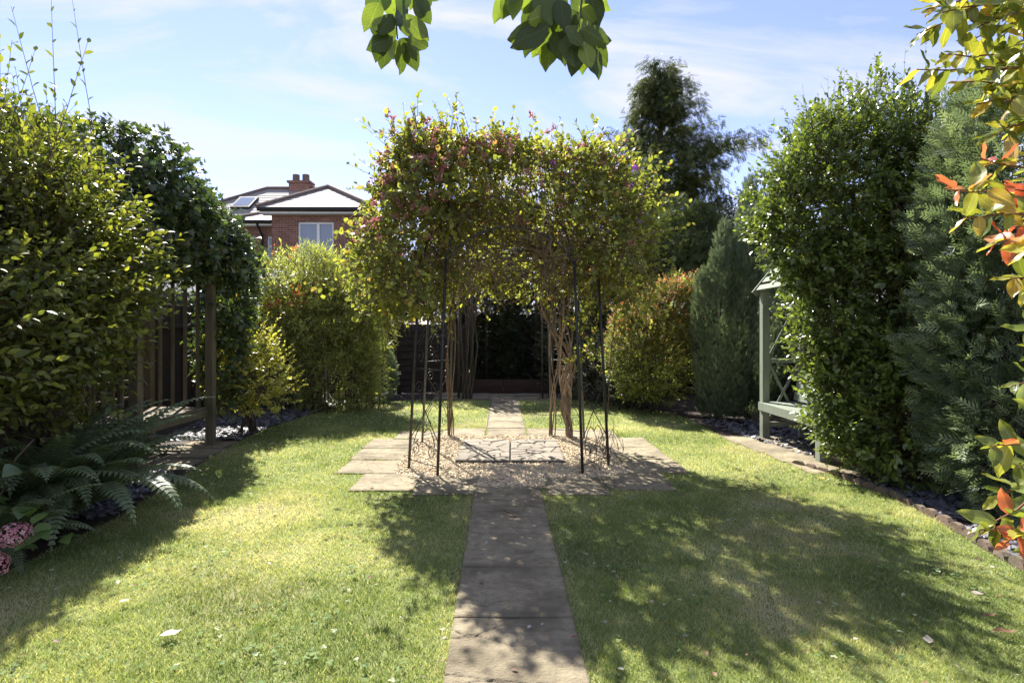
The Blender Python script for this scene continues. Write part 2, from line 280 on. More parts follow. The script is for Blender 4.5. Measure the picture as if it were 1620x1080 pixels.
def brick_mat():
    m, N, L, out = new_mat('red_brick'); b = N.new('ShaderNodeBsdfPrincipled'); L.new(b.outputs[0], out.inputs[0]); b.inputs['Roughness'].default_value = .9
    tc = N.new('ShaderNodeTexCoord'); sp = N.new('ShaderNodeSeparateXYZ'); L.new(tc.outputs['Object'], sp.inputs[0])
    ad = N.new('ShaderNodeMath'); ad.operation = 'ADD'; L.new(sp.outputs[0], ad.inputs[0]); L.new(sp.outputs[1], ad.inputs[1])
    cb = N.new('ShaderNodeCombineXYZ'); L.new(ad.outputs[0], cb.inputs[0]); L.new(sp.outputs[2], cb.inputs[1])
    br = N.new('ShaderNodeTexBrick'); br.inputs['Scale'].default_value = 1.0; br.inputs['Brick Width'].default_value = .225; br.inputs['Row Height'].default_value = .075; br.inputs['Mortar Size'].default_value = .006; br.inputs['Bias'].default_value = -.1
    br.inputs['Color1'].default_value = (.23, .095, .065, 1); br.inputs['Color2'].default_value = (.36, .17, .12, 1); br.inputs['Mortar'].default_value = (.42, .36, .31, 1); L.new(cb.outputs[0], br.inputs['Vector'])
    nz = N.new('ShaderNodeTexNoise'); nz.inputs['Scale'].default_value = 1.3; nz.inputs['Detail'].default_value = 6; L.new(tc.outputs['Object'], nz.inputs['Vector'])
    mx = N.new('ShaderNodeMix'); mx.data_type = 'RGBA'; mx.blend_type = 'MULTIPLY'; mx.inputs[0].default_value = .5; L.new(br.outputs[0], mx.inputs[6]); L.new(nz.outputs[0], mx.inputs[7]); L.new(mx.outputs[2], b.inputs['Base Color'])
    bp = N.new('ShaderNodeBump'); bp.inputs['Strength'].default_value = .5; bp.inputs['Distance'].default_value = .01; bp.invert = True; L.new(br.outputs['Fac'], bp.inputs['Height']); L.new(bp.outputs[0], b.inputs['Normal']); return m
M['brick'] = brick_mat()
def rooftile_mat():
    m, N, L, out = new_mat('roof_tile'); b = N.new('ShaderNodeBsdfPrincipled'); L.new(b.outputs[0], out.inputs[0]); b.inputs['Roughness'].default_value = .75; b.inputs['Specular IOR Level'].default_value = .3
    tc = N.new('ShaderNodeTexCoord'); nz = N.new('ShaderNodeTexNoise'); nz.inputs['Scale'].default_value = 3; nz.inputs['Detail'].default_value = 8; L.new(tc.outputs['Object'], nz.inputs['Vector'])
    rp = N.new('ShaderNodeValToRGB'); rp.color_ramp.elements[0].color = (.20, .19, .18, 1); rp.color_ramp.elements[1].color = (.35, .33, .31, 1); L.new(nz.outputs[0], rp.inputs[0]); L.new(rp.outputs[0], b.inputs['Base Color']); return m
M['rooftile'] = rooftile_mat()
M['ridge'] = surf('ridge_tile', (.12, .085, .07), (.20, .15, .12), .8, 6, .2)

# ---------------------------------------------------------------- leaf shapes: axis +Y, length 1, normal +Z
def T_small():   # folded diamond, 2 tris
    return np.array([(0, 0, 0), (.26, .5, .07), (0, 1, -.05), (-.26, .5, .07)], float), np.array([(0, 1, 2), (0, 2, 3)])
def T_round(w=.40):
    V = np.array([(0, 0, 0), (w * .75, .22, .05), (w, .55, .08), (w * .6, .85, .03), (0, 1, -.04), (-w * .6, .85, .03), (-w, .55, .08), (-w * .75, .22, .05), (0, .5, 0)], float)
    return V, np.array([(8, 0, 1), (8, 1, 2), (8, 2, 3), (8, 3, 4), (8, 4, 5), (8, 5, 6), (8, 6, 7), (8, 7, 0)])
def T_ovate(w=.27, droop=.10):
    V = [(0, 0, 0), (w * .72, .2, .05), (0, .22, 0), (-w * .72, .2, .05), (w, .45, .07), (0, .48, .01), (-w, .45, .07), (w * .7, .75, .03), (0, .76, -.02), (-w * .7, .75, .03), (0, 1.02, -droop)]
    Fs = [(0, 1, 2), (0, 2, 3), (2, 1, 4), (2, 4, 5), (3, 2, 5), (3, 5, 6), (5, 4, 7), (5, 7, 8), (6, 5, 8), (6, 8, 9), (8, 7, 10), (8, 10, 9)]
    return np.array(V, float), np.array(Fs)
def T_mid(w=.27, droop=.08):
    V = [(0, 0, 0), (w * .95, .36, .06), (w * .8, .72, .03), (0, 1, -droop), (-w * .8, .72, .03), (-w * .95, .36, .06), (0, .5, 0)]
    return np.array(V, float), np.array([(6, 0, 1), (6, 1, 2), (6, 2, 3), (6, 3, 4), (6, 4, 5), (6, 5, 0)])
def T_big(w=.27, droop=.12, curl=.05, skew=0.0):
    ts = [0, .10, .24, .40, .56, .72, .86, 1.0]; ws = [0, .48, .86, 1.0, .95, .74, .40, 0]; V = []; Fs = []
    for t, q in zip(ts, ws):
        zc = -droop * t * t + .03 * math.sin(t * 7 + skew * 9); x0 = skew * t * t
        if q == 0: V.append((x0, t, zc)); continue
        for sgn in (-1, -.5, 0, .5, 1): V.append((x0 + sgn * w * q, t + .012 * math.sin(t * 40) * abs(sgn), zc + abs(sgn) ** 1.5 * (curl + .025 * math.sin(t * 13 + sgn * 3))))
    for j in range(4): Fs.append((0, 1 + j + 1, 1 + j)); Fs.append((31, 26 + j, 26 + j + 1))
    for r in range(5):
        for j in range(4): a = 1 + r * 5 + j; Fs.append((a, a + 1, a + 6)); Fs.append((a, a + 6, a + 5))
    return np.array(V, float), np.array(Fs)
def T_ivy():
    V = [(0, .0, 0), (.38, -.02, .03), (.30, .30, .03), (.46, .50, .02), (.20, .58, .04), (0, 1, -.08), (-.20, .58, .04), (-.46, .50, .02), (-.30, .30, .03), (-.38, -.02, .03), (0, .4, 0)]
    return np.array(V, float), np.array([(10, 0, 1), (10, 1, 2), (10, 2, 3), (10, 3, 4), (10, 4, 5), (10, 5, 6), (10, 6, 7), (10, 7, 8), (10, 8, 9), (10, 9, 0)])
def T_lance():
    return np.array([(0, 0, 0), (.075, .35, .015), (0, 1, -.14), (-.075, .35, .015)], float), np.array([(0, 1, 2), (0, 2, 3)])
def T_spray(n=5, w=.05, spread=.42, droop=.15):
    V = []; Fs = []
    def tri(a, b, wd):
        a = np.array(a); b = np.array(b); d = (b - a)[:2]; d = d / (np.hypot(*d) + 1e-9); s = np.array((-d[1], d[0], 0)) * wd
        k = len(V); mid = a * .45 + b * .55; V.extend([a, mid + s, b, mid - s]); Fs.extend([(k, k + 1, k + 2), (k, k + 2, k + 3)])
    tri((0, 0, 0), (0, 1, -droop), w)
    for i in range(n):
        t = .08 + .78 * i / n; l = spread * (1 - t * .72); z = -droop * t * t
        for sgn in (-1, 1):
            e = (sgn * l * .72, t + l * .75, z + .03 - .06 * (i % 2)); tri((0, t, z), e, w * .85)
    return np.array(V, float), np.array(Fs)
def T_floret():
    V = [(0, 0, .0)]; Fs = []
    for k in range(4):
        a = k * math.pi / 2; c, s = math.cos(a), math.sin(a)
        for (x, y, z) in ((.5, -.32, .08), (.95, 0, -.05), (.5, .32, .08)): V.append((x * c - y * s, x * s + y * c, z))
        Fs += [(0, 1 + 3 * k, 2 + 3 * k), (0, 2 + 3 * k, 3 + 3 * k)]
    return np.array(V, float) * .5, np.array(Fs)

def frames(d, n):
    d = unit(d); n = np.asarray(n, float); n = n - d * (d * n).sum(1, keepdims=True)
    bad = np.linalg.norm(n, axis=1) < 1e-3; n[bad] = np.array([.3, .2, .9]); n = n - d * (d * n).sum(1, keepdims=True)
    n = unit(n); x = np.cross(d, n); return np.stack([x, d, n], axis=2)   # columns
def scatter_leaves(parent, name, tmpl, pos, d, n, size, rnd, mats, midx=None, singles=0, kind='stuff', wmul=None):
    """many leaves as one part; the `singles` that show largest become leaf objects of their own"""
    TV, TF = tmpl; N = len(pos); Rm = frames(d, n); size = np.broadcast_to(np.asarray(size, float), (N,)).copy()
    midx = np.zeros(N, int) if midx is None else np.asarray(midx)
    mats = mats if isinstance(mats, (list, tuple)) else [mats]
    keep = np.ones(N, bool)
    if singles:
        Y = np.maximum(pos[:, 1], .3); px = pos[:, 0] / Y * F; py = (pos[:, 2] - EYE) / Y * F
        score = size / Y * F * np.where((np.abs(px) < 815) & (py < 530) & (py > -560), 1, 0) * np.abs(Rm[:, 1, 2] * .6 + .5)
        # front-most leaves of the crown read largest
        idx = np.argsort(-score)[:singles]; idx = idx[score[idx] > 0]
        keep[idx] = False; cache = {}; po = origin(parent)
        for i in idx:
            key = (int(midx[i]), int(rnd[i] * 6.99)); me = cache.get(key)
            if me is None:
                me = mesh_np('leaf', TV, TF, [mats[key[0]]], None, True, np.full(len(TV), (key[1] + .5) / 7)); cache[key] = me
                lca = me.attributes.new('leafco', 'FLOAT_VECTOR', 'POINT'); lca.data.foreach_set('vector', np.ascontiguousarray(TV, dtype=np.float32).ravel())
            o = bpy.data.objects.new('leaf', me); COL.objects.link(o); o.parent = parent
            mt = Matrix([list(Rm[i][r] * size[i]) + [pos[i][r] - po[r]] for r in range(3)] + [[0, 0, 0, 1]]); o.matrix_local = mt
    pos, Rm, size, rnd, midx = pos[keep], Rm[keep], size[keep], np.asarray(rnd)[keep], midx[keep]
    if len(pos) == 0: return None
    V = np.einsum('nij,vj->nvi', Rm, TV) * size[:, None, None] + pos[:, None, :]
    nV = len(TV); FF = (TF[None] + (np.arange(len(pos)) * nV)[:, None, None]).reshape(-1, TF.shape[1])
    return part(name, V.reshape(-1, 3), FF, mats, parent, np.repeat(midx, len(TF)), True, np.repeat(rnd, nV), kind)
def crown_points(ells, n, shell=(.55, 1.0), lump=.22, lfreq=1.6, seed=0, gap=0.0, gfreq=2.2, zmin=.03):
    """points in the outer shell of a union of ellipsoids, lumpy, with gaps; returns points and outward directions"""
    E = np.array([list(c) + list(r) for c, r in ells]); wt = (E[:, 3] * E[:, 4] + E[:, 4] * E[:, 5] + E[:, 3] * E[:, 5]); wt /= wt.sum()
    out = []; dirs = []; got = 0
    while got < n:
        k = rng.choice(len(E), n * 2, p=wt); d = unit(rng.normal(size=(n * 2, 3)))
        t = shell[0] + (shell[1] - shell[0]) * rng.random(n * 2) ** .6
        c = E[k, :3]; r = E[k, 3:]
        sp = c + d * r; lm = 1 + lump * (vnoise(sp, lfreq, seed) - .5) * 2 + lump * .5 * (vnoise(sp, lfreq * 2.7, seed + 3) - .5) * 2
        p = c + d * r * (t * lm)[:, None]
        ok = p[:, 2] > zmin
        for j in range(len(E)):
            q = ((p - E[j, :3]) / E[j, 3:]); ok &= ~((np.linalg.norm(q, axis=1) < shell[0] * .95) & (k != j))
        if gap > 0: ok &= vnoise(p, gfreq, seed + 9) > gap * (.4 + .6 * rng.random(n * 2)) 
        p = p[ok]; d2 = unit(d[ok] / r[ok]); out.append(p); dirs.append(d2); got += len(p)
    return np.concatenate(out)[:n], np.concatenate(dirs)[:n]
def shoots(pos, dirs, length, k, ang=55, up=.3, jit=.35, curve=.15, t0=.1, opposite=False):
    """leaves along shoots; returns leaf pos, dir, normal, shoot index, t"""
    n = len(pos); L_ = np.broadcast_to(np.asarray(length, float), (n,)); D = unit(np.asarray(dirs) + np.array([0, 0, up]) + rng.normal(size=(n, 3)) * jit)
    t = (t0 + (1 - t0) * (np.arange(k) + .5) / k)[None, :] * np.ones((n, 1)); C = np.array([0, 0, curve])
    p = pos[:, None] + D[:, None] * (L_[:, None] * t)[..., None] + C * (L_[:, None] * t ** 2)[..., None]
    a = unit(np.cross(D, np.array([.13, .21, .97]))); b = np.cross(D, a)
    ph = (np.arange(k) * (math.pi if not opposite else math.pi))[None, :] + rng.random((n, 1)) * 6.28 + rng.normal(size=(n, k)) * .5
    if opposite: ph = ph + (np.arange(k) // 2 * math.pi / 2)[None, :]
    rad = a[:, None] * np.cos(ph)[..., None] + b[:, None] * np.sin(ph)[..., None]
    an = np.radians(ang) * (1.1 - .55 * t)
    d = unit(D[:, None] * np.cos(an)[..., None] + rad * np.sin(an)[..., None] + rng.normal(size=(n, k, 3)) * .18)
    nn = unit(D[:, None] * .6 - rad * .4 + np.array([0, 0, .7]) + rng.normal(size=(n, k, 3)) * .35)
    return p.reshape(-1, 3), d.reshape(-1, 3), nn.reshape(-1, 3), np.repeat(np.arange(n), k), t.ravel(), D
def twigs(parent, pos, D, length, mat, r=.0025, curve=.15, name='twigs'):
    """thin three-sided twigs, one part"""
    n = len(pos); L_ = np.broadcast_to(np.asarray(length, float), (n,)); a = unit(np.cross(D, np.array([.13, .21, .97]))); b = np.cross(D, a); ts = np.array([-.35, .35, 1.0]); V = []
    for i, t in enumerate(ts):
        c = pos + D * (L_ * t)[:, None] + np.array([0, 0, curve]) * (L_ * t * abs(t))[:, None]; rr = r * (1.3, 1.0, .45)[i]
        for j in range(3):
            th = 2 * math.pi * j / 3; V.append(c + (a * math.cos(th) + b * math.sin(th)) * rr)
    V = np.stack(V, 1); Fl = []
    for i in range(2):
        for j in range(3): Fl.append((i * 3 + j, i * 3 + (j + 1) % 3, (i + 1) * 3 + (j + 1) % 3, (i + 1) * 3 + j))
    FF = (np.array(Fl)[None] + (np.arange(n) * 9)[:, None, None]).reshape(-1, 4)
    return part(name, V.reshape(-1, 3), FF, mat, parent, None, True, np.repeat(rng.random(n), 9), 'stuff')
def bend_path(p, q, n=6, wob=.05, sag=0.0):
    p = Vector(p); q = Vector(q); pts = []
    for i in range(n + 1):
        t = i / n; w = math.sin(math.pi * t)
        pts.append(p.lerp(q, t) + Vector((random.uniform(-1, 1), random.uniform(-1, 1), random.uniform(-.4, .4))) * wob * w + Vector((0, 0, sag * w)))
    return pts
def stems(parent, base, tips, r0, mat, name='stem', n=6, wob=.06, r1=.006, spread=.1):
    for tp in tips:
        b = Vector(base) + Vector((random.uniform(-1, 1) * spread, random.uniform(-1, 1) * spread, 0)); b.z = 0.0
        MB().tube(bend_path(b, tp, n, wob), r0 * random.uniform(.7, 1.1), r1, 6).build(name, mat, parent, True)
def bush(name, label, cat, base, ells, nshoot, k, slen, lsize, tmpl, mat, singles=0, stem_n=5, ang=55, up=.35, curve=.15, shell=(.5, 1), lump=.25, lfreq=1.8, gap=.3, gfreq=2.4, twig=None, seed=0, extra=None, jit=.35, rb=(.1, .9), stemr=.02, group=None, bias=None, mat2=None, frac2=None, opposite=False, zmin=.03):
    t = thing(name, label, cat, base, group)
    pos, dr = crown_points(ells, nshoot, shell, lump, lfreq, seed, gap, gfreq, zmin)
    L_ = slen * rng.uniform(.6, 1.3, nshoot)
    if extra is not None:
        pe, de, le = extra; pos = np.concatenate([pos, pe]); dr = np.concatenate([dr, de]); L_ = np.concatenate([L_, le])
    p, d, nn, si, tt, D = shoots(pos, dr, L_, k, ang, up, jit, curve, opposite=opposite)
    sv = rng.random(len(pos)); rnd = np.clip(rb[0] + (rb[1] - rb[0]) * (.45 * sv[si] + .35 * rng.random(len(p)) + .30 * tt), 0, 1)
    if bias is not None: rnd = np.clip(rnd + bias(p), 0, 1)
    sz = lsize * rng.uniform(.6, 1.2, len(p)) * (1.05 - .35 * tt) * (.78 + .44 * sv[si])
    mi = None; mats = [mat]
    if mat2 is not None: mats = [mat, mat2]; mi = (rng.random(len(p)) < frac2(p, tt)).astype(int)
    scatter_leaves(t, 'foliage', tmpl, p, d, nn, sz, rnd, mats, mi, singles)
    twigs(t, pos, D, L_, twig or M['twig'], .0025, curve)
    tips = []
    for e in range(stem_n):
        c, r = ells[e % len(ells)]; tips.append((c[0] + random.uniform(-.5, .5) * r[0], c[1] + random.uniform(-.5, .5) * r[1], c[2] + random.uniform(-.1, .6) * r[2]))
    stems(t, base, tips, stemr, M['bark'])
    return t

# ================================================================ the ground
LAWN = [(-2.9, -1.5), (-2.95, 3.4), (-3.04, 4.7), (-3.24, 5.7), (-3.5, 7.4), (-3.52, 8.6), (-3.36, 10.1), (-3.05, 11.0), (-2.4, 11.55), (-1.2, 11.75),
        (.9, 11.75), (1.6, 11.5), (2.15, 11.1), (2.65, 10), (2.85, 9), (2.82, 7.6), (2.98, 6.4), (3.15, 5.55), (3.2, 4.7), (3.1, 4.0), (2.98, 3.3), (2.9, 2), (2.9, -1.5)]
def smooth_poly(pts, k=6):
    out = []; n = len(pts)
    for i in range(n):
        p0, p1, p2, p3 = [np.array(pts[(i + j) % n], float) for j in (-1, 0, 1, 2)]
        for s in range(k):
            t = s / k; out.append(.5 * ((2 * p1) + (-p0 + p2) * t + (2 * p0 - 5 * p1 + 4 * p2 - p3) * t * t + (-p0 + 3 * p1 - 3 * p2 + p3) * t ** 3))
    return np.array(out)
LP = smooth_poly(LAWN)
def inside(P2, poly):
    x, y = P2[:, 0], P2[:, 1]; r = np.zeros(len(P2), bool); n = len(poly)
    for i in range(n):
        x0, y0 = poly[i]; x1, y1 = poly[(i + 1) % n]
        c = ((y0 > y) != (y1 > y)) & (x < (x1 - x0) * (y - y0) / (y1 - y0 + 1e-12) + x0); r ^= c
    return r
def gz(x, y): return 0.0
s = 400.0
o = part('ground', [(-s, -60, -.012), (s, -60, -.012), (s, 700, -.012), (-s, 700, -.012)], [(0, 1, 2, 3)], M['ground'], kind='structure')
def flat(name, poly, z, mat, kind='structure', parent=None):
    return part(name, [(a, b, z) for a, b in poly], [tuple(range(len(poly)))], mat, parent, kind=kind)
flat('flower_bed', [(-5.4, -1.5), (5.4, -1.5), (5.4, 14.2), (-5.4, 14.2)], -.006, M['soil'])
flat('lawn', [tuple(p) for p in LP], 0.0, M['lawn'])

# ---- paving: everything the grass must not grow on
RECTS = []
def pathc(Y): return -.02 * Y + .062
def slab(parent, x0, x1, y0, y1, z=.016, gap=.0015, shear=0.0, mat='slab', name='slab', n=14, amp=.010, thick=.04, label=None):
    """riven slab: a grid with broken ledges across it, chamfered rim"""
    x0 += gap; x1 -= gap; y0 += gap; y1 -= gap; nx = max(4, int(n * min(1, (x1 - x0) / .55))); ny = n
    gx, gy = np.meshgrid(np.linspace(0, 1, nx + 1), np.linspace(0, 1, ny + 1)); sd = random.randint(0, 99)
    X = x0 + (x1 - x0) * gx; Y = y0 + (y1 - y0) * gy; X = X + shear * (Y - (y0 + y1) / 2)
    Pn = np.stack([X.ravel() * .9, Y.ravel() * 3.2, np.full(X.size, sd * 1.7)], 1)
    h = vnoise(Pn, 1.5, sd); led = np.floor(h * 5 + .25 * vnoise(Pn, 7, sd)) / 5
    Z = z + amp * (led - .5) + amp * .35 * (vnoise(Pn, 6, sd) - .5) + random.uniform(-.002, .002)
    dirt_ = np.zeros(X.shape); Z = Z.reshape(X.shape)
    for q in range(random.choice((3, 4, 5)) if n > 50 else random.choice((1, 2))):
        yc = random.uniform(.05, .95) + .06 * np.sin(gx * random.uniform(3, 9) + random.random() * 6) + .14 * (vnoise(np.stack([gx.ravel(), gx.ravel() * 0, gx.ravel() * 0], 1), 7, sd + q).reshape(gx.shape) - .5) + (gx - .5) * random.uniform(-.25, .30)
        span = (gx > random.choice((-1, -1, .25))) & (gx < random.choice((2, 2, .75))); dd_ = (gy - yc) * (y1 - y0); Z = Z - np.where(span & (dd_ < 0), .0028 * np.exp(dd_ / .12), 0) - np.where(span, .0035 * np.exp(-(dd_ / .006) ** 2), 0); dirt_ = np.maximum(dirt_, np.where(span, random.uniform(.35, .8) * np.exp(-(dd_ / .007) ** 2), 0))
    ed_ = np.minimum(np.minimum(gx, 1 - gx) * (x1 - x0), np.minimum(gy, 1 - gy) * (y1 - y0)); dirt_ = np.maximum(dirt_, .62 * np.exp(-ed_ / .011))
    edge = (gx < .001) | (gx > .999) | (gy < .001) | (gy > .999); Z = np.where(edge, Z - .004, Z)
    X = X + np.where(edge, .004 * (vnoise(np.stack([X.ravel(), Y.ravel(), Z.ravel()], 1), 30, sd).reshape(X.shape) - .5), 0)
    V = np.stack([X.ravel(), Y.ravel(), Z.ravel()], 1).tolist(); w = nx + 1; Fs = []
    for j in range(ny):
        for i in range(nx): Fs.append((j * w + i, j * w + i + 1, (j + 1) * w + i + 1, (j + 1) * w + i))
    ring = [i for i in range(w)] + [j * w + nx for j in range(1, ny + 1)] + [ny * w + i for i in range(nx - 1, -1, -1)] + [j * w for j in range(ny - 1, 0, -1)]
    b = len(V); V += [(V[i][0], V[i][1], z - thick) for i in ring]; dirt_ = np.concatenate([dirt_.ravel(), np.ones(len(ring))]); k = len(ring)
    for i in range(k): Fs.append((ring[(i + 1) % k], ring[i], b + i, b + (i + 1) % k))
    o = part(name, V, Fs, M[mat], parent, None, False, np.full(len(V), random.random()), label=label)
    da_ = o.data.attributes.new('dirt', 'FLOAT', 'POINT'); da_.data.foreach_set('value', dirt_.astype(np.float32))
    RECTS.append((x0 - .01, x1 + .01, y0 - .01, y1 + .01)); return o
def bed_sheet(name, x0, x1, y0, y1, z=.003, mat='mortar'):
    return part(name, [(x0, y0, z), (x1, y0, z), (x1, y1, z), (x0, y1, z)], [(0, 1, 2, 3)], M[mat], kind='structure')
# front path
fp = part('path', [(pathc(-.6) - .285, -.6, .003), (pathc(-.6) + .285, -.6, .003), (pathc(5.1) + .285, 5.1, .003), (pathc(5.1) - .285, 5.1, .003)], [(0, 1, 2, 3)], M['mortar'], kind='structure')
ys = [5.10, 4.52, 3.93, 3.36, 2.77, 2.18, 1.6, 1.0, .4, -.2]
for a, b in zip(ys[1:], ys[:-1]): c = pathc((a + b) / 2); slab(fp, c - .292, c + .292, a, b, .018, shear=-.02, n=72, amp=.012)
bp_ = part('path', [(pathc(8.2) - .27, 8.2, .003), (pathc(8.2) + .27, 8.2, .003), (pathc(11.8) + .27, 11.8, .003), (pathc(11.8) - .27, 11.8, .003)], [(0, 1, 2, 3)], M['mortar'], kind='structure')
ys = [7.62 + .6 * i for i in range(8)]
for a, b in zip(ys[:-1], ys[1:]): c = pathc((a + b) / 2) + .02; slab(bp_, c - .275, c + .275, a, min(b, 11.78), shear=-.02, n=12)
pt = bed_sheet('patio', -1.6, 1.2, 11.78, 12.9)
for i in range(5):
    for j in range(2): slab(pt, -1.6 + .56 * i, -1.04 + .56 * i, 11.79 + .555 * j, 12.34 + .555 * j, n=6)
# slab ring round the gravel
ring = part('paving', [(-1.74, 5.63, .0025), (1.70, 5.63, .0025), (1.70, 7.36, .0025), (-1.74, 7.36, .0025)], [(0, 1, 2, 3)], M['mortar'], kind='structure')
for r_ in [(-1.44, -.875, 4.98, 5.56), (-.87, -.31, 4.86, 5.42), (.29, .85, 4.86, 5.46), (.855, 1.46, 5.0, 5.60), (-1.75, -1.17, 5.6, 6.2), (-1.78, -1.2, 6.21, 6.8), (-1.80, -1.22, 6.81, 7.38),
           (1.15, 1.76, 5.62, 6.22), (1.13, 1.74, 6.23, 6.85), (1.12, 1.73, 6.86, 7.48), (-1.55, -.97, 7.42, 7.98), (-.965, -.37, 7.62, 8.2), (.21, .80, 7.62, 8.2), (.81, 1.40, 7.52, 8.1)]:
    slab(ring, *r_, n=26)
gv = part('gravel_bed', [(-1.2, 5.36, .006), (-.31, 5.36, .006), (-.31, 5.1, .006), (.29, 5.1, .006), (.29, 5.36, .006), (1.14, 5.55, .006), (1.14, 7.55, .006), (-1.21, 7.66, .006)], [tuple(range(8))], M['gravel_bed'], kind='structure')
RECTS.append((-1.3, 1.2, 5.1, 7.7))
# crazy-paved centre slabs, each stone a piece
def crazy(parent, x0, x1, y0, y1, z, nst=15):
    seeds = []
    for _ in range(900):
        p = (random.uniform(x0, x1), random.uniform(y0, y1))
        if all((p[0] - q[0]) ** 2 + (p[1] - q[1]) ** 2 > .088 ** 2 for q in seeds): seeds.append(p)
        if len(seeds) >= nst: break
    for i, s0 in enumerate(seeds):
        poly = [(x0, y0), (x1, y0), (x1, y1), (x0, y1)]
        for j, s1 in enumerate(seeds):
            if i == j: continue
            mx_, my_ = (s0[0] + s1[0]) / 2, (s0[1] + s1[1]) / 2; nx, ny = s1[0] - s0[0], s1[1] - s0[1]; l = math.hypot(nx, ny); nx /= l; ny /= l; mx_ -= nx * .006; my_ -= ny * .006; new = []
            for a in range(len(poly)):
                A = poly[a]; B = poly[(a + 1) % len(poly)]; da = (A[0] - mx_) * nx + (A[1] - my_) * ny; db = (B[0] - mx_) * nx + (B[1] - my_) * ny
                if da <= 0: new.append(A)
                if da * db < 0: t = da / (da - db); new.append((A[0] + (B[0] - A[0]) * t, A[1] + (B[1] - A[1]) * t))
            poly = new
            if len(poly) < 3: break
        if len(poly) < 3: continue
        n = len(poly); zz = z + random.uniform(-.003, .005); cx = sum(p[0] for p in poly) / n; cy = sum(p[1] for p in poly) / n
        V = [(a, b, z - .03) for a, b in poly] + [(a, b, zz - .005) for a, b in poly] + [(cx + (a - cx) * .9, cy + (b - cy) * .9, zz + random.uniform(-.001, .002)) for a, b in poly]
        Fs = [(k, (k + 1) % n, n + (k + 1) % n, n + k) for k in range(n)] + [(n + k, n + (k + 1) % n, 2 * n + (k + 1) % n, 2 * n + k) for k in range(n)] + [tuple(range(2 * n, 3 * n))]
        part('stone', V, Fs, M['crazy'], parent, attr=np.full(len(V), random.random()))
for (x0, x1, lb) in ((-.60, -.025, 'square crazy-paved slab raised in the gravel, left one of the pair under the arbour'), (-.015, .56, 'square crazy-paved slab raised in the gravel, right one of the pair under the arbour')):
    t = thing('stepping_slab', lb, 'paving slab', ((x0 + x1) / 2, 6.6, 0), 'crazy-paved slabs in the gravel')
    m_ = MB().box((x0, 6.02, .0), (x1, 7.2, .035)); m_.build('slab_base', M['mortar'], t)
    crazy(t, x0 + .004, x1 - .004, 6.024, 7.196, .047, 26)
# gravel stones
def stones(name, P2, size, mat, flatness=.6, z0=.01, zs=.03, parent=None, rect=None):
    n = len(P2); T = np.array([(-1, -.7, -.5), (.8, -1, -.6), (1, .8, -.5), (-.8, 1, -.6), (-.6, -.6, .5), (.7, -.5, .6), (.5, .7, .5), (-.6, .5, .6)]) * .5
    TF = np.array([(0, 3, 2, 1), (4, 5, 6, 7), (0, 1, 5, 4), (1, 2, 6, 5), (2, 3, 7, 6), (3, 0, 4, 7)])
    Vv = T[None] * (1 + rng.normal(size=(n, 8, 3)) * .28); S = size * rng.uniform(.5, 1.3, (n, 1)) * np.stack([np.ones(n), rng.uniform(.6, 1, n), flatness * rng.uniform(.6, 1.2, n)], 1); Vv = Vv * S[:, None]
    d = unit(np.stack([rng.normal(size=n), rng.normal(size=n), rng.normal(size=n) * .25], 1)); nn = unit(np.stack([rng.normal(size=n) * .35, rng.normal(size=n) * .35, np.ones(n)], 1)); Rm = frames(d, nn)
    V = np.einsum('nij,nvj->nvi', Rm, Vv); V[:, :, :2] += P2[:, None]; V[:, :, 2] += (z0 + rng.random(n) * zs)[:, None]
    FF = (TF[None] + (np.arange(n) * 8)[:, None, None]).reshape(-1, 4); return part(name, V.reshape(-1, 3), FF, mat, parent, None, False, np.repeat(rng.random(n), 8), 'stuff')
def pts_in(poly, n, avoid=()):
    poly = np.array(poly, float); lo, hi = poly.min(0), poly.max(0); out = []; g = 0
    while g < n:
        p = lo + (hi - lo) * rng.random((n * 2, 2)); ok = inside(p, poly)
        for (a, b, c, d) in avoid: ok &= ~((p[:, 0] > a) & (p[:, 0] < b) & (p[:, 1] > c) & (p[:, 1] < d))
        p = p[ok]; out.append(p); g += len(p)
    return np.concatenate(out)[:n]
GP = [(-1.17, 5.57), (-.9, 5.4), (-.31, 5.42), (-.32, 5.1), (.30, 5.1), (.29, 5.44), (.86, 5.45), (1.16, 5.6), (1.12, 6.9), (1.1, 7.5), (.7, 7.62), (-1.0, 7.62), (-1.2, 7.4), (-1.2, 6.2)]
p2 = pts_in(GP, 12500, [(-.6, .56, 6.02, 7.2)])
setp(stones('gravel', p2, .026, M['gravel'], .6, .008, .014), 'cream and honey gravel chips filling the middle of the paved ring', 'gravel')
p2 = rng.normal(size=(260, 2)) * [.9, .9] + [0, 6.3]; p2 = p2[(np.abs(p2[:, 0]) > 1.2) & (np.abs(p2[:, 0]) < 1.5)]
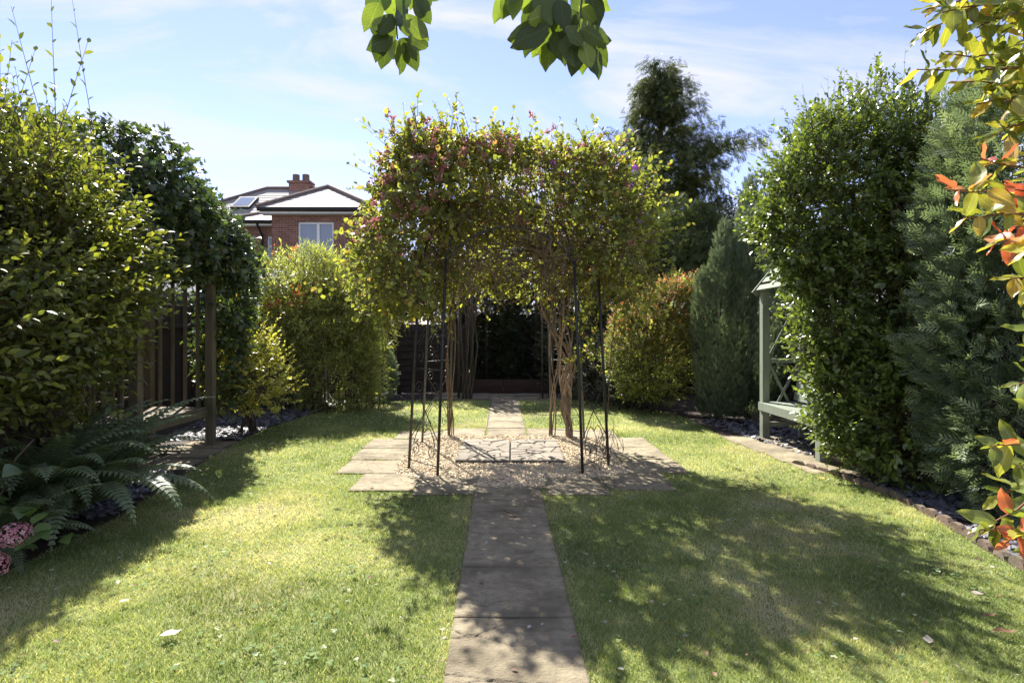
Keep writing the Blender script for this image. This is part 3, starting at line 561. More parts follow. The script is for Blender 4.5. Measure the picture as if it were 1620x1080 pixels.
# slate mulch
SL = [(-3.1, 4.6), (-3.3, 5.6), (-3.7, 5.8), (-4.4, 5.6), (-4.5, 4.4), (-3.6, 4.1), (-3.04, 4.3)]
SL2 = [(-3.55, 7.4), (-3.56, 8.6), (-3.4, 10.1), (-3.1, 11.05), (-2.5, 11.6), (-2.9, 12.2), (-4.6, 11.5), (-4.9, 9), (-4.6, 7.3)]
SR = [(3.2, 5.4), (3.28, 4.7), (3.18, 4), (3.1, 3.4), (4.2, 3.4), (4.6, 5.6)]
SR2 = [(3.3, 6.3), (3.1, 7.7), (2.95, 9), (3.6, 9.2), (4.6, 8), (4.6, 6.2)]
for poly, n, lb in ((SL, 1500, 'blue-grey slate chips on the shaded bed beneath the fern'), (SL2, 3600, 'blue-grey slate chips on the bed around the staked sapling'), (SR, 2000, 'glinting dark slate chips behind the scalloped edging on the right'), (SR2, 1300, 'dark slate chips beneath the green arbour seat')):
    setp(stones('slate_chips', pts_in(poly, n), .062, M['slate'], .2, .0, .022), lb, 'slate mulch')
# flagstones by the seats
fl = bed_sheet('paving', -4.3, -3.38, 5.75, 7.25, -.002)
for (a, b, c, d) in ((-4.3, -3.85, 5.75, 6.3), (-3.84, -3.36, 5.8, 6.3), (-4.3, -3.9, 6.31, 6.85), (-3.89, -3.42, 6.31, 6.85), (-4.1, -3.5, 6.86, 7.3)): slab(fl, a, b, c, d, .006, n=6)
fr = bed_sheet('paving', 2.86, 3.62, 5.6, 7.62, -.002)
for i, (c, d) in enumerate(((5.62, 6.1), (6.11, 6.6), (6.61, 7.1), (7.11, 7.6))):
    off = (.13, .09, .03, -.03)[i]; slab(fr, 2.81 + off, 3.25 + off, c, d, .014, n=6, mat='slab'); slab(fr, 3.26 + off, 3.62 + off * .3, c, d, .014, n=6)
# scalloped edging along the right bed
ed = thing('lawn_edging', 'row of round-topped terracotta edging tiles between lawn and right bed', 'edging', (3.2, 4.6, 0))
ep = [(3.02, 6.0), (3.17, 5.55), (3.24, 4.7), (3.15, 4.0), (3.02, 3.3), (2.98, 2.6)]
acc = 0; pts_e = []
for a, b in zip(ep[:-1], ep[1:]):
    l = math.dist(a, b); s_ = acc
    while s_ < l: pts_e.append((a[0] + (b[0] - a[0]) * s_ / l, a[1] + (b[1] - a[1]) * s_ / l, math.atan2(b[1] - a[1], b[0] - a[0]))); s_ += .155
    acc = s_ - l
for (x, y, th) in pts_e:
    th += random.uniform(-.15, .15); c, s_ = math.cos(th), math.sin(th); prof = [(-.07, -.03), (.07, -.03), (.07, .015)] + [(.07 * math.cos(k * math.pi / 6), .015 + .05 * math.sin(k * math.pi / 6)) for k in range(1, 6)] + [(-.07, .015)]
    V = []; tilt = random.uniform(-.15, .2); zo = random.uniform(-.012, .008)
    for q in (-.02, .02):
        for (u, z) in prof: w = q + tilt * z; V.append((x + c * u - s_ * w, y + s_ * u + c * w, z + zo - .012))
    n = len(prof); part('edging_tile', V, [tuple(range(n))[::-1], tuple(range(n, 2 * n))] + [(k, (k + 1) % n, n + (k + 1) % n, n + k) for k in range(n)], M['terracotta'], ed, attr=np.full(2 * n, random.random()))

# ================================================================ grass
def make_grass():
    bands = [(1.7, 3.2, 150000, .0033, 1), (3.2, 5.2, 130000, .0045, 1), (5.2, 8.5, 90000, .007, 1), (8.5, 11.8, 36000, .011, 1)]
    Vs = []; Fs = []; At = []; off = 0
    for (y0, y1, n, w, q) in bands:
        yy = y0 + (y1 - y0) * rng.random(n); half = np.minimum(.93 * yy + .25, 3.6); xx = (rng.random(n) * 2 - 1) * half; p = np.stack([xx, yy], 1)
        dist_ok = inside(p + rng.normal(size=p.shape) * .012, LP)
        for (a, b, c, d) in RECTS:
            j = .012 + .04 * vnoise(np.stack([p[:, 0], p[:, 1], np.zeros(n)], 1), 9, 6) * rng.random(n); dist_ok &= ~((p[:, 0] > a + j) & (p[:, 0] < b - j) & (p[:, 1] > c + j) & (p[:, 1] < d - j))
        c = pathc(p[:, 1]); dist_ok &= ~((np.abs(p[:, 0] - c) < .292 - .045 * vnoise(np.stack([p[:, 0] * .3, p[:, 1], np.zeros(n)], 1), 8, 4) * rng.random(n)) & ((p[:, 1] < 5.1) | (p[:, 1] > 8.2)))
        p = p[dist_ok]; n = len(p); p3 = np.stack([p[:, 0], p[:, 1], np.zeros(n)], 1)
        straw = vnoise(p3, 1.3, 1) * .55 + vnoise(p3, 4.2, 2) * .3 + vnoise(p3, 14, 3) * .15
        tuft = vnoise(p3, 7, 5); h = (.013 + .019 * tuft) * rng.uniform(.6, 1.3, n)
        r = np.clip(.24 + (straw - .46) * 2.3 + rng.normal(size=n) * .17, 0, 1); dry = rng.random(n) < .10 + .35 * np.clip(straw - .55, 0, 1); r[dry] = rng.uniform(.75, 1, dry.sum())
        nearpave = (np.abs(p[:, 0] - pathc(p[:, 1])) < .36) & (p[:, 1] < 5.1); r[nearpave & (rng.random(n) < .35)] = .8
        th = rng.random(n) * 6.283; lean = np.stack([np.cos(th), np.sin(th)], 1) * (h * rng.uniform(.2, 1.2, n))[:, None]; ph = rng.random(n) * 6.283
        side = np.stack([np.cos(ph), np.sin(ph)], 1) * w * .5; Z = np.zeros(n)
        b0 = np.concatenate([p - side, Z[:, None]], 1); b1 = np.concatenate([p + side, Z[:, None]], 1); tip = np.concatenate([p + lean, h[:, None]], 1)
        if q == 3:
            m0 = np.concatenate([p + lean * .35 - side * .8, (h * .62)[:, None]], 1); m1 = np.concatenate([p + lean * .35 + side * .8, (h * .62)[:, None]], 1)
            V = np.stack([b0, b1, m1, m0, tip], 1); T = np.array([(0, 1, 2), (0, 2, 3), (3, 2, 4)]); k = 5
        else: V = np.stack([b0, b1, tip], 1); T = np.array([(0, 1, 2)]); k = 3
        Vs.append(V.reshape(-1, 3)); Fs.append((T[None] + (np.arange(n) * k)[:, None, None]).reshape(-1, 3) + off); off += n * k; At.append(np.repeat(r, k))
    setp(part('grass', np.concatenate(Vs), np.concatenate(Fs), M['grass'], None, None, False, np.concatenate(At), 'stuff'), 'short mown grass with straw-coloured dry patches on the lawn', 'grass')
    # clover and small broad weeds
    n = 2600; p = np.stack([(rng.random(n) * 2 - 1) * 3.0, 1.8 + 4.6 * rng.random(n) ** 1.3], 1); p3 = np.concatenate([p, np.zeros((n, 1))], 1)
    ok = inside(p, LP) & (vnoise(p3, 2.4, 8) > .52) & (np.abs(p[:, 0] - pathc(p[:, 1])) > .31)
    for (a, b, c, d) in RECTS: ok &= ~((p[:, 0] > a) & (p[:, 0] < b) & (p[:, 1] > c) & (p[:, 1] < d))
    p3 = p3[ok]; n = len(p3); p3 = np.repeat(p3, 3, 0); p3[:, 2] = np.repeat(rng.uniform(.014, .034, n), 3); a = (np.repeat(rng.random(n) * 6.28, 3) + np.tile([0, 2.1, 4.2], n))
    d = np.stack([np.cos(a), np.sin(a), rng.normal(size=3 * n) * .1], 1); nn = np.stack([rng.normal(size=3 * n) * .3, rng.normal(size=3 * n) * .3, np.ones(3 * n)], 1); rn = np.repeat(np.where(rng.random(n) < .10, .95, rng.random(n) * .6), 3)
    setp(scatter_leaves(None, 'clover', T_round(.42), p3, d, nn, np.repeat(rng.uniform(.010, .019, n), 3), rn, M['clover']), 'patches of pale clover leaves in the lawn', 'clover')
make_grass()

# ================================================================ house beyond the garden
def hip_roof(mb, x0, x1, y0, y1, z, rx0, rx1, ry, rz, drop=.0):
    pass
def roof_plane(V4, mat, parent, courses, th=.013):
    """one slope as overlapping tile courses: V4 = eave-left, eave-right, top-right, top-left"""
    a, b, c, d = [np.array(v, float) for v in V4]; nrm = np.cross(b - a, d - a); nrm = nrm / np.linalg.norm(nrm); nrm = nrm if nrm[2] > 0 else -nrm; V = []; Fs = []
    for i in range(courses):
        t0, t1 = i / courses, min((i + 1.12) / courses, 1); l0 = a + (d - a) * t0; r0 = b + (c - b) * t0; l1 = a + (d - a) * t1; r1 = b + (c - b) * t1; k = len(V)
        V += [l0 + nrm * th, r0 + nrm * th, r1, l1, l0, r0]; Fs += [(k, k + 1, k + 2, k + 3), (k + 4, k + 5, k + 1, k)]
    return part('roof_slope', V, Fs, mat, parent)
hs = thing('brick_house', 'red brick house with hipped tiled roofs and a white bay-side window beyond the garden', 'house', (-8, 22, 0))
def wall_open(name, x0, x1, y, z0, z1, opens, depth=.22, mat='brick'):
    """front wall (facing -Y) with real openings"""
    xs = sorted({x0, x1, *[v for o_ in opens for v in o_[:2]]}); zs = sorted({z0, z1, *[v for o_ in opens for v in o_[2:]]}); mb = MB()
    for i in range(len(xs) - 1):
        for j in range(len(zs) - 1):
            cx, cz = (xs[i] + xs[i + 1]) / 2, (zs[j] + zs[j + 1]) / 2
            if any(o_[0] < cx < o_[1] and o_[2] < cz < o_[3] for o_ in opens): continue
            mb.box((xs[i], y, zs[j]), (xs[i + 1], y + depth, zs[j + 1]))
    return mb.build(name, M[mat], hs)
wall_open('wall', -8.45, -5.12, 20.0, 0, 5.50, [(-7.53, -6.27, 3.9, 5.27)])
MB().box((-8.45, 20.22, 0), (-8.25, 27, 5.5)).build('wall', M['brick'], hs); MB().box((-5.32, 20.22, 0), (-5.12, 27, 5.5)).build('wall', M['brick'], hs)
wall_open('wall', -10.25, -8.45, 21.4, 0, 5.42, [(-9.22, -8.47, 3.6, 5.0)]); MB().box((-10.25, 21.62, 0), (-10.05, 27, 5.4)).build('wall', M['brick'], hs)
wall_open('wall', -14.5, -10.25, 22.6, 0, 5.3, [(-12.9, -11.7, 3.6, 4.9)])
def upvc(x0, x1, z0, z1, y, mull, tr=None):
    w = .07; f = MB(); f.box((x0, y, z0), (x0 + w, y + .07, z1)).box((x1 - w, y, z0), (x1, y + .07, z1)).box((x0 + w, y, z0), (x1 - w, y + .07, z0 + w)).box((x0 + w, y, z1 - w), (x1 - w, y + .07, z1))
    if mull: f.box((mull - w * .7, y - .01, z0 + w), (mull + w * .7, y + .06, z1 - w))
    if tr: f.box((x0 + w, y - .012, tr - w * .5), (x1 - w, y + .058, tr + w * .5))
    wn = f.build('window', M['white'], hs)
    cells = [(x0 + w, (mull - w * .7) if mull else x1 - w)] + ([(mull + w * .7, x1 - w)] if mull else []); zc = [(z0 + w, tr - w * .5), (tr + w * .5, z1 - w)] if tr else [(z0 + w, z1 - w)]
    for (a, b) in cells:
        for (c, d) in zc: MB().box((a, y + .03, c), (b, y + .04, d)).build('pane', M['glass'], wn)
    MB().box((x0 - .05, y - .12, z0 - .08), (x1 + .05, y + .02, z0 - .003)).build('sill', M['white'], wn)
upvc(-7.53, -6.27, 3.9, 5.27, 20.06, -6.83); upvc(-9.22, -8.47, 3.6, 5.0, 21.46, None, 4.62); upvc(-12.9, -11.7, 3.6, 4.9, 22.66, -12.3)
# fascias, soffits, gutters, pipes
for (x0, x1, y, z) in ((-8.75, -4.85, 19.72, 5.50), (-10.55, -8.46, 21.12, 5.35), (-14.8, -10.3, 22.3, 5.22)):
    MB().box((x0, y, z), (x1, y + .03, z + .16)).box((x0, y + .03, z), (x1, y + .34, z + .02)).build('fascia', M['white'], hs)
    MB().tube([(x0 - .05, y - .06, z + .15), (x1 + .05, y - .06, z + .13)], .075, n=8).build('gutter', M['black_pipe'], hs)
MB().box((-4.87, 19.75, 5.5), (-4.84, 27, 5.66)).build('fascia', M['white'], hs)
MB().tube([(-5.0, 19.95, 5.6), (-5.05, 19.96, 5.3), (-5.05, 19.96, 0)], .045).build('downpipe', M['black_pipe'], hs)
MB().tube([(-9.45, 21.06, 5.45), (-9.45, 21.2, 5.3), (-9.38, 21.32, 5.05), (-9.38, 21.32, 0)], .05).build('downpipe', M['black_pipe'], hs)
def hip(x0, x1, y0, y1, z, ra, rb_, nfront, flip=False):
    """hipped roof; ra, rb_: ridge end points"""
    A, B, C_, D_ = (x0, y0, z), (x1, y0, z), (x1, y1, z), (x0, y1, z)
    return A, B, C_, D_
RT, RG = M['rooftile'], M['ridge']
# wing: ridge runs away from us
ap = (-7.02, 21.75, 6.93); rb2 = (-6.9, 26.5, 6.93); e = 5.70
roof_plane([(-8.82, 19.62, e), (-4.78, 19.62, e), ap, ap], RT, hs, 9); roof_plane([(-8.82, 26.5, e), (-8.82, 19.62, e), ap, rb2], RT, hs, 9); roof_plane([(-4.78, 19.62, e), (-4.78, 26.5, e), rb2, ap], RT, hs, 9)
for a, b in (((-8.82, 19.62, e + .03), ap), ((-4.78, 19.62, e + .03), ap), (ap, rb2)): MB().tube([a, tuple(np.array(b) + [0, 0, .03])], .085, n=8).build('ridge_tiles', RG, hs)
# link roof
e2 = 5.53; ap2 = (-8.75, 23.0, 6.42)
roof_plane([(-10.62, 21.02, e2), (-8.5, 21.02, e2), (-8.5, 23.0, 6.42), ap2], RT, hs, 7); roof_plane([(-10.62, 25, e2), (-10.62, 21.02, e2), ap2, (-8.75, 25, 6.42)], RT, hs, 7)
MB().tube([(-10.62, 21.02, e2 + .03), ap2], .08, n=8).build('ridge_tiles', RG, hs)
# main roof
m0 = (-11.0, 25.6, 7.83); m1 = (-8.85, 25.6, 7.83); e3 = 5.40
roof_plane([(-15.0, 22.2, e3), (-5.6, 22.2, e3), m1, m0], RT, hs, 16); roof_plane([(-15.0, 29, e3), (-15.0, 22.2, e3), m0, m0], RT, hs, 14); roof_plane([(-5.6, 22.2, e3), (-5.6, 29, e3), m1, m1], RT, hs, 14); roof_plane([(-5.6, 29, e3), (-15, 29, e3), m0, m1], RT, hs, 10)
for a, b in (((-15.0, 22.2, e3), m0), ((-5.6, 22.2, e3), m1), (m0, m1)): MB().tube([tuple(np.array(a) + [0, 0, .03]), tuple(np.array(b) + [0, 0, .03])], .09, n=8).build('ridge_tiles', RG, hs)
# skylight lies on the main slope
def on_main(x, t): return np.array([x, 22.2 + 3.4 * t, e3 + 2.43 * t])
nr = unit(np.array([0, -2.43, 3.4])); sk = [on_main(-11.75, .46), on_main(-10.95, .46), on_main(-10.95, .72), on_main(-11.75, .72)]
V = [p + nr * .02 for p in sk] + [p + nr * .12 for p in sk]; sl = part('skylight', V, [(0, 1, 5, 4), (1, 2, 6, 5), (2, 3, 7, 6), (3, 0, 4, 7), (4, 5, 6, 7)], M['black_pipe'], hs)
cc = sum(sk) / 4; part('pane', [cc + (p - cc) * .78 + nr * .127 for p in sk], [(0, 1, 2, 3)], M['glass'], sl)
ch = MB().box((-9.95, 25.35, 7.4), (-9.05, 25.9, 8.05)).box((-10.02, 25.29, 8.05), (-8.98, 25.96, 8.14)).build('chimney', M['brick'], hs)
for x in (-9.72, -9.28): MB().tube([(x, 25.62, 8.14), (x, 25.62, 8.44), (x, 25.62, 8.47)], .16, .15, n=10).build('chimney_pot', M['ridge'], ch)

# ================================================================ boundaries
def board_fence(name, lb, p, q, h, horizontal, mat, bw=.15, post_every=1.8):
    p = Vector((p[0], p[1], 0)); q = Vector((q[0], q[1], 0)); L_ = (q - p).length; d = (q - p).normalized(); s_ = Vector((-d.y, d.x, 0)); t = thing(name, lb, 'fence', tuple(p))
    n = int(round(L_ / post_every)); 
    for i in range(n + 1): c = p + d * (L_ * i / n); MB().bar(c + s_ * .06, c + s_ * .06 + Vector((0, 0, h + .05)), .09, .09, d).build('post', M[mat], t)
    if horizontal:
        for i in range(n):
            a = p + d * (L_ * i / n + .05); b = p + d * (L_ * (i + 1) / n - .05); z = .03
            while z < h: MB().bar(a + Vector((0, 0, z + bw * .5)), b + Vector((0, 0, z + bw * .5)), .016, bw * 1.02, (0, 0, 1) + s_ * .12 if False else Vector((0, 0, 1)) + s_ * .12, random.random()).build('board', M[mat], t); z += bw * .96
    else:
        x = 0
        while x < L_ - .01: c = p + d * (x + bw / 2) - s_ * (.0 if int(x / bw) % 2 else .012); MB().bar(c + Vector((0, 0, .03)), c + Vector((0, 0, h)), bw * 1.0, .014, s_, random.random()).build('board', M[mat], t); x += bw * .97
        for z in (.35, h - .3): MB().bar(p + s_ * .05 + Vector((0, 0, z)), q + s_ * .05 + Vector((0, 0, z)), .04, .07, (0, 0, 1)).build('rail', M[mat], t)
    return t
board_fence('garden_fence', 'dark brown lap fence at the back left beside the dwarf conifer', (-4.1, 12.9), (-1.05, 12.9), 1.55, True, 'fence_dark', .16, 1.5)
board_fence('garden_fence', 'dark lap fence behind the shrubs at the far end of the garden', (-1.0, 14.1), (5.0, 14.1), 1.8, True, 'fence_dark', .17)
board_fence('garden_fence', 'dark upright-board fence behind the seat and hedge on the left', (-5.15, 9.6), (-5.15, 1.0), 1.8, False, 'fence_dark')
board_fence('garden_fence', 'dark upright-board fence behind the conifers on the right', (5.15, 1.0), (5.15, 14.0), 1.8, False, 'fence_dark')
sh = thing('shed', 'dark green boarded shed with a blue-grey felt roof beside the bamboo', 'shed', (-5.3, 10.5, 0))
x = -6.5; i = 0
while x < -4.05: MB().box((x, 10.4 - (.012 if i % 2 else 0), .05), (x + .195, 10.42, 2.03), random.random()).build('board', M['fence_green'], sh); x += .2; i += 1
MB().box((-6.5, 10.43, .0), (-4.1, 12.3, 2.0)).build('wall', M['fence_green'], sh)
part('roof', [(-6.7, 10.22, 2.02), (-3.95, 10.22, 2.06), (-3.95, 11.3, 2.56), (-6.7, 11.3, 2.56), (-6.7, 10.22, 2.10), (-3.95, 10.22, 2.14), (-3.95, 11.3, 2.64), (-6.7, 11.3, 2.64), (-3.95, 12.5, 2.06), (-6.7, 12.5, 2.06), (-3.95, 12.5, 2.14), (-6.7, 12.5, 2.14)],
     [(4, 5, 6, 7), (0, 1, 5, 4), (1, 2, 6, 5), (3, 0, 4, 7), (7, 6, 10, 11), (2, 8, 10, 6), (9, 3, 7, 11), (0, 3, 2, 1), (3, 9, 8, 2), (8, 9, 11, 10)], M['felt'], sh)
rb = thing('raised_bed', 'long low reddish board retaining the dark planting behind the patio', 'raised bed', (-.1, 12.95, 0))
for i in range(3): MB().box((-1.02 + i * .83, 12.94, .0), (-.2 + i * .83, 12.985, .16), random.random()).build('board', M['bed_board'], rb); MB().box((-1.02 + i * .83, 12.945, .163), (-.2 + i * .83, 12.99, .32), random.random()).build('board', M['bed_board'], rb)

# ================================================================ iron gazebo
GC = Vector((-.04, 6.56, 0))
gzb = thing('garden_gazebo', 'black wrought-iron gazebo with scrolled side panels smothered in a flowering climber', 'gazebo', tuple(GC))
PAN = [((-1.054, 5.81), (-.718, 5.48)), ((1.008, 5.93), (.69, 5.55)), ((-1.13, 7.16), (-.848, 7.63)), ((.944, 7.45), (.53, 7.63))]
def legtop(p, z=2.12): f = 1 - .10 * z / 2.12; return Vector((GC.x + (p[0] - GC.x) * f, GC.y + (p[1] - GC.y) * f, z))
def spiral(uf, cu, cz, r, a0, turns, sgn, n=16):
    pts = []
    for i in range(n + 1):
        t = i / n; rr = r * (1 - .82 * t); a = a0 + sgn * turns * 2 * math.pi * t; pts.append(uf(cu + rr * math.cos(a), cz + rr * math.sin(a)))
    return pts
for pi_, (po, pn) in enumerate(PAN):
    back = pi_ >= 2
    for p in (po, pn):
        MB().tube([(p[0], p[1], .0), tuple(legtop(p, 1.1)), tuple(legtop(p))], .0145, .0145, 8).build('leg', M['iron_old'] if back else M['iron'], gzb, True)
        tp = legtop(p); pts = []
        for i in range(9):
            t = i / 8; a = t * math.pi / 2; pts.append((GC.x + (tp.x - GC.x) * math.cos(a) * .97 + 0 if i else tp.x, GC.y + (tp.y - GC.y) * math.cos(a) * .97 if i else tp.y, 2.12 + .72 * math.sin(a)))
        MB().tube(pts, .011, .011, 6).build('roof_rib', M['iron'], gzb, True)
    A = Vector((po[0], po[1], 0)); Bv = Vector((pn[0], pn[1], 0)); w = (Bv - A).length
    def uf(u, z, A=A, Bv=Bv, w=w, po=po, pn=pn):
        a = legtop(po, z); b = legtop(pn, z); return a.lerp(b, u / w)
    for z0 in ((.12, 1.05) if not back else (.12, 1.05)):
        for sg in (0, 1):
            f = (lambda u, z, sg=sg: uf(w - u if sg else u, z))
            # long crossing S-bars whose ends curl
            pts = [f(.02 + (w - .10) * t, z0 + .22 + .46 * t) for t in [i / 7 for i in range(8)]]
            pts += spiral(f, w - .11, z0 + .72, .075, -.6, 1.35, 1)[1:]
            MB().tube(pts, .0048, .0042, 5).build('scroll', M['iron'], gzb, True)
            pts = spiral(f, .10, z0 + .10, .07, 2.2, 1.3, -1)[::-1] + [f(.06 + (w * .5 - .06) * t, z0 + .17 + .16 * math.sin(t * 2.4)) for t in [i / 5 for i in range(1, 6)]]
            MB().tube(pts, .0045, .0045, 5).build('scroll', M['iron'], gzb, True)
    for z in (.10, 1.03, 1.98): MB().tube([uf(0, z), uf(w, z)], .0055, n=5).build('cross_bar', M['iron'], gzb, True)
def arch(a, b, z0=2.08, rise=.36):
    a = legtop(a, z0); b = legtop(b, z0); pts = []
    for i in range(13): t = i / 12; c = a.lerp(b, t); pts.append((c.x, c.y, z0 + rise * math.sin(math.pi * t) ** .7))
    return pts
for a, b in ((PAN[0][1], PAN[1][1]), (PAN[2][1], PAN[3][1]), (PAN[0][0], PAN[2][0]), (PAN[1][0], PAN[3][0])): MB().tube(arch(a, b), .012, n=6).build('arch', M['iron'], gzb, True)
MB().tube([(GC.x, GC.y, 2.78), (GC.x, GC.y, 3.0)], .02, .008, 8).build('finial', M['iron'], gzb, True)

# ---- climber on it
hc = thing('climbing_honeysuckle', 'big tangled honeysuckle with dusky pink seed heads covering the iron gazebo', 'climber', (.75, 7.5, 0))
def strand(base, mid, top, rad0, rad1, tw, r0, r1, ph, n=26):
    pts = []
    for i in range(n + 1):
        t = i / n; c = Vector(base).lerp(Vector(mid), min(1, t * 2)) if t < .5 else Vector(mid).lerp(Vector(top), t * 2 - 1)
        rr = rad0 + (rad1 - rad0) * t; a = ph + tw * t * 6.28; k = .35 * math.sin(t * 9 + ph * 3)
        pts.append(c + Vector((math.cos(a) * rr + .045 * k * (1 - t * .3) * min(1, t * 4), math.sin(a) * rr + .03 * math.sin(t * 17 + ph), .03 * k)))
    return MB().tube(pts, r0, r1, 7, random.random())
for i in range(11):
    ph = i * 2.4; strand((.76, 7.52, 0), (.70, 7.5, .95), (.46 + random.uniform(-.15, .2), 7.4 + random.uniform(-.2, .2), 2.45), .030, random.uniform(.08, .24), random.uniform(.9, 2.2) * random.choice((1, -1)), random.uniform(.010, .021), random.uniform(.005, .010), ph).build('stem', M['vine'], hc, True)
for i in range(4):
    b = (.50 + .1 * random.random(), 7.55 + .1 * random.random(), 0); strand(b, (.56, 7.55, .9), (.6, 7.5, 2.3), .02, .1, random.uniform(.5, 1.2), .009, .006, i * 1.7).build('stem', M['vine'], hc, True)
for i in range(6):
    b = (-.86 + .06 * random.random(), 7.6, 0); strand(b, (-.82, 7.55, 1.0), (-.75, 7.4, 2.2), .02, .07, random.uniform(.4, .9), .008, .006, i * 1.7).build('stem', M['vine_dark'], hc, True)
HE = [((-1.02, 6.35, 2.52), (.50, 1.0, .86)), ((-.75, 6.3, 2.95), (.8, 1.05, .58)), ((1.0, 6.5, 2.60), (.50, 1.0, .72)), ((.55, 6.5, 2.85), (.95, 1.1, .48)), ((-.05, 7.5, 2.55), (1.2, .38, .70)), ((-.6, 7.5, 2.25), (.6, .3, .40)), ((.5, 7.5, 2.3), (.6, .3, .40)), ((-.05, 5.72, 2.90), (1.2, .42, .38)), ((0, 6.5, 3.02), (1.3, 1.1, .32)), ((-.95, 5.75, 2.35), (.42, .42, .58)), ((-.6, 6.0, 3.08), (.55, .55, .40)), ((.1, 5.95, 2.98), (.55, .5, .36)), ((-.95, 5.8, 2.95), (.4, .4, .4)), ((-1.3, 6.2, 2.2), (.36, .6, .55)), ((1.2, 6.3, 2.3), (.36, .6, .5))]
pos, dr = crown_points(HE, 4300, (.5, 1.04), .40, 2.5, 4, .37, 3.2, zmin=1.5)
inner = ((pos - [0, 6.55, 1.85]) / [.80, .95, .62]); kp = np.linalg.norm(inner, axis=1) > 1.0
# the arch mouth stays open towards us
kp &= ~((np.abs(pos[:, 0] + .02) < .72) & (pos[:, 1] < 6.9) & (pos[:, 2] < 2.50)); kp &= ~((np.hypot(pos[:, 0] - .1, (pos[:, 2] - 2.62) * 1.2) < .5) & (pos[:, 1] < 6.6) & (rng.random(len(pos)) < .6)); kp &= ~((np.abs(pos[:, 0]) < .8) & (pos[:, 1] >= 6.9) & (pos[:, 2] < 1.95 - .25 * vnoise(pos, 3, 2)))
pos, dr = pos[kp], dr[kp]; n = len(pos); L_ = rng.uniform(.10, .30, n) * np.where(rng.random(n) < .10, 2.0, 1)
ns = 110; a = rng.random(ns) * 6.28; ps = np.stack([np.clip(-.35 + rng.normal(size=ns) * .7, -1.15, 1.0), np.clip(6.3 + rng.normal(size=ns) * .5, 5.4, 7.3), 3.18 + rng.normal(size=ns) * .06], 1); ds = unit(np.stack([rng.normal(size=ns) * .4, rng.normal(size=ns) * .4, np.ones(ns)], 1)); Ls = rng.uniform(.15, .42, ns)
# trailing skirts at both sides
na = 260; pa = np.stack([np.where(rng.random(na) < .6, -1.25, 1.25) + rng.normal(size=na) * .22, 6.2 + rng.normal(size=na) * .5, rng.uniform(1.75, 2.4, na)], 1); da = unit(np.stack([rng.normal(size=na) * .4, rng.normal(size=na) * .4, -np.ones(na)], 1)); La = rng.uniform(.2, .4, na)
# young leafy strands by the right legs
nb = 70; pb = np.stack([.93 + rng.normal(size=nb) * .08, 7.2 + rng.normal(size=nb) * .25, rng.uniform(.95, 2.0, nb)], 1); db = unit(rng.normal(size=(nb, 3)) + [0, 0, .3]); Lb = rng.uniform(.1, .25, nb)
pos = np.concatenate([pos, ps, pa, pb]); dr = np.concatenate([dr, ds, da, db]); L_ = np.concatenate([L_, Ls, La, Lb])
p, d, nn, si, tt, D = shoots(pos, dr, L_, 8, 60, .25, .45, -.1, opposite=True)
sv = rng.random(len(pos)); rn = np.clip(.45 * sv[si] + .4 * rng.random(len(p)) + .15 * tt, 0, .93); rn[rng.random(len(p)) < .05] = 1
scatter_leaves(hc, 'foliage', T_mid(.37), p, d, nn, .058 * rng.uniform(.45, 1.25, len(p)), rn, M['honey'], None, 300)
twigs(hc, pos, D, L_, M['vine_dark'], .003, -.1)
# hanging tangle of bare brown stems inside
mb = MB()
for i in range(1100):
    a = random.uniform(0, 6.28); rr = random.uniform(.55, 1.12); z = random.uniform(2.0, 2.9); q = Vector((GC.x + math.cos(a) * rr * 1.1, GC.y + math.sin(a) * rr, z))
    dv = Vector((random.gauss(0, 1), random.gauss(0, .8), random.gauss(-.5, .7))).normalized() * random.uniform(.25, .7); e = q + dv
    if e.z < 1.55: e.z = 1.55
    mb.tube(bend_path(q, e, 5, random.uniform(.03, .1), random.uniform(-.1, .05)), random.uniform(.0025, .007), .002, 3, random.random())
for i in range(22):
    a0 = Vector((.45, 7.3, 2.3)); e = Vector((random.uniform(-1.2, 1.1), random.uniform(5.6, 7.4), random.uniform(2.45, 2.9))); mb.tube(bend_path(a0, e, 9, .14, .12), .012, .004, 5, random.random())
for i in range(160):
    sx = random.choice((-1, -1, 1)); q = Vector((sx * random.uniform(.8, 1.35), random.uniform(5.5, 7.2), random.uniform(2.0, 2.4))); e = q + Vector((random.gauss(0, .12), random.gauss(0, .12), -random.uniform(.2, .5))); mb.tube(bend_path(q, e, 4, .05), .003, .0015, 3, random.random())
mb.build('stem_tangle', M['vine_dark'], hc, kind='stuff')
# seed heads
sel, _ = crown_points(HE, 2000, (.93, 1.08), .34, 2.3, 4, .3, 3.0, zmin=2.2); wgt = np.clip(.25 + .9 * (sel[:, 2] - 2.6) + .4 * (-sel[:, 0]), 0.05, 1); sel = sel[rng.random(len(sel)) < wgt * .5]; sel = sel[~((np.abs(sel[:, 0]) < .75) & (sel[:, 2] < 2.5))]
tipsP = (pos + D * L_[:, None])[3400 - 3400:]; top = ps + unit(ds + [0, 0, .25]) * (Ls[:, None] * .95); sel = np.concatenate([sel, top[rng.random(ns) < .7]])
nf = len(sel); per = 15; pp = np.repeat(sel, per, 0) + rng.normal(size=(nf * per, 3)) * .014; dd = unit(rng.normal(size=(nf * per, 3)) + [0, 0, .4])
scatter_leaves(hc, 'seed_heads', T_ovate(.3, .1), pp, dd, rng.normal(size=dd.shape), .036 * rng.uniform(.6, 1.2, nf * per), np.clip(np.repeat(rng.random(nf), per) * .8 + rng.random(nf * per) * .25, 0, 1), M['berry'])
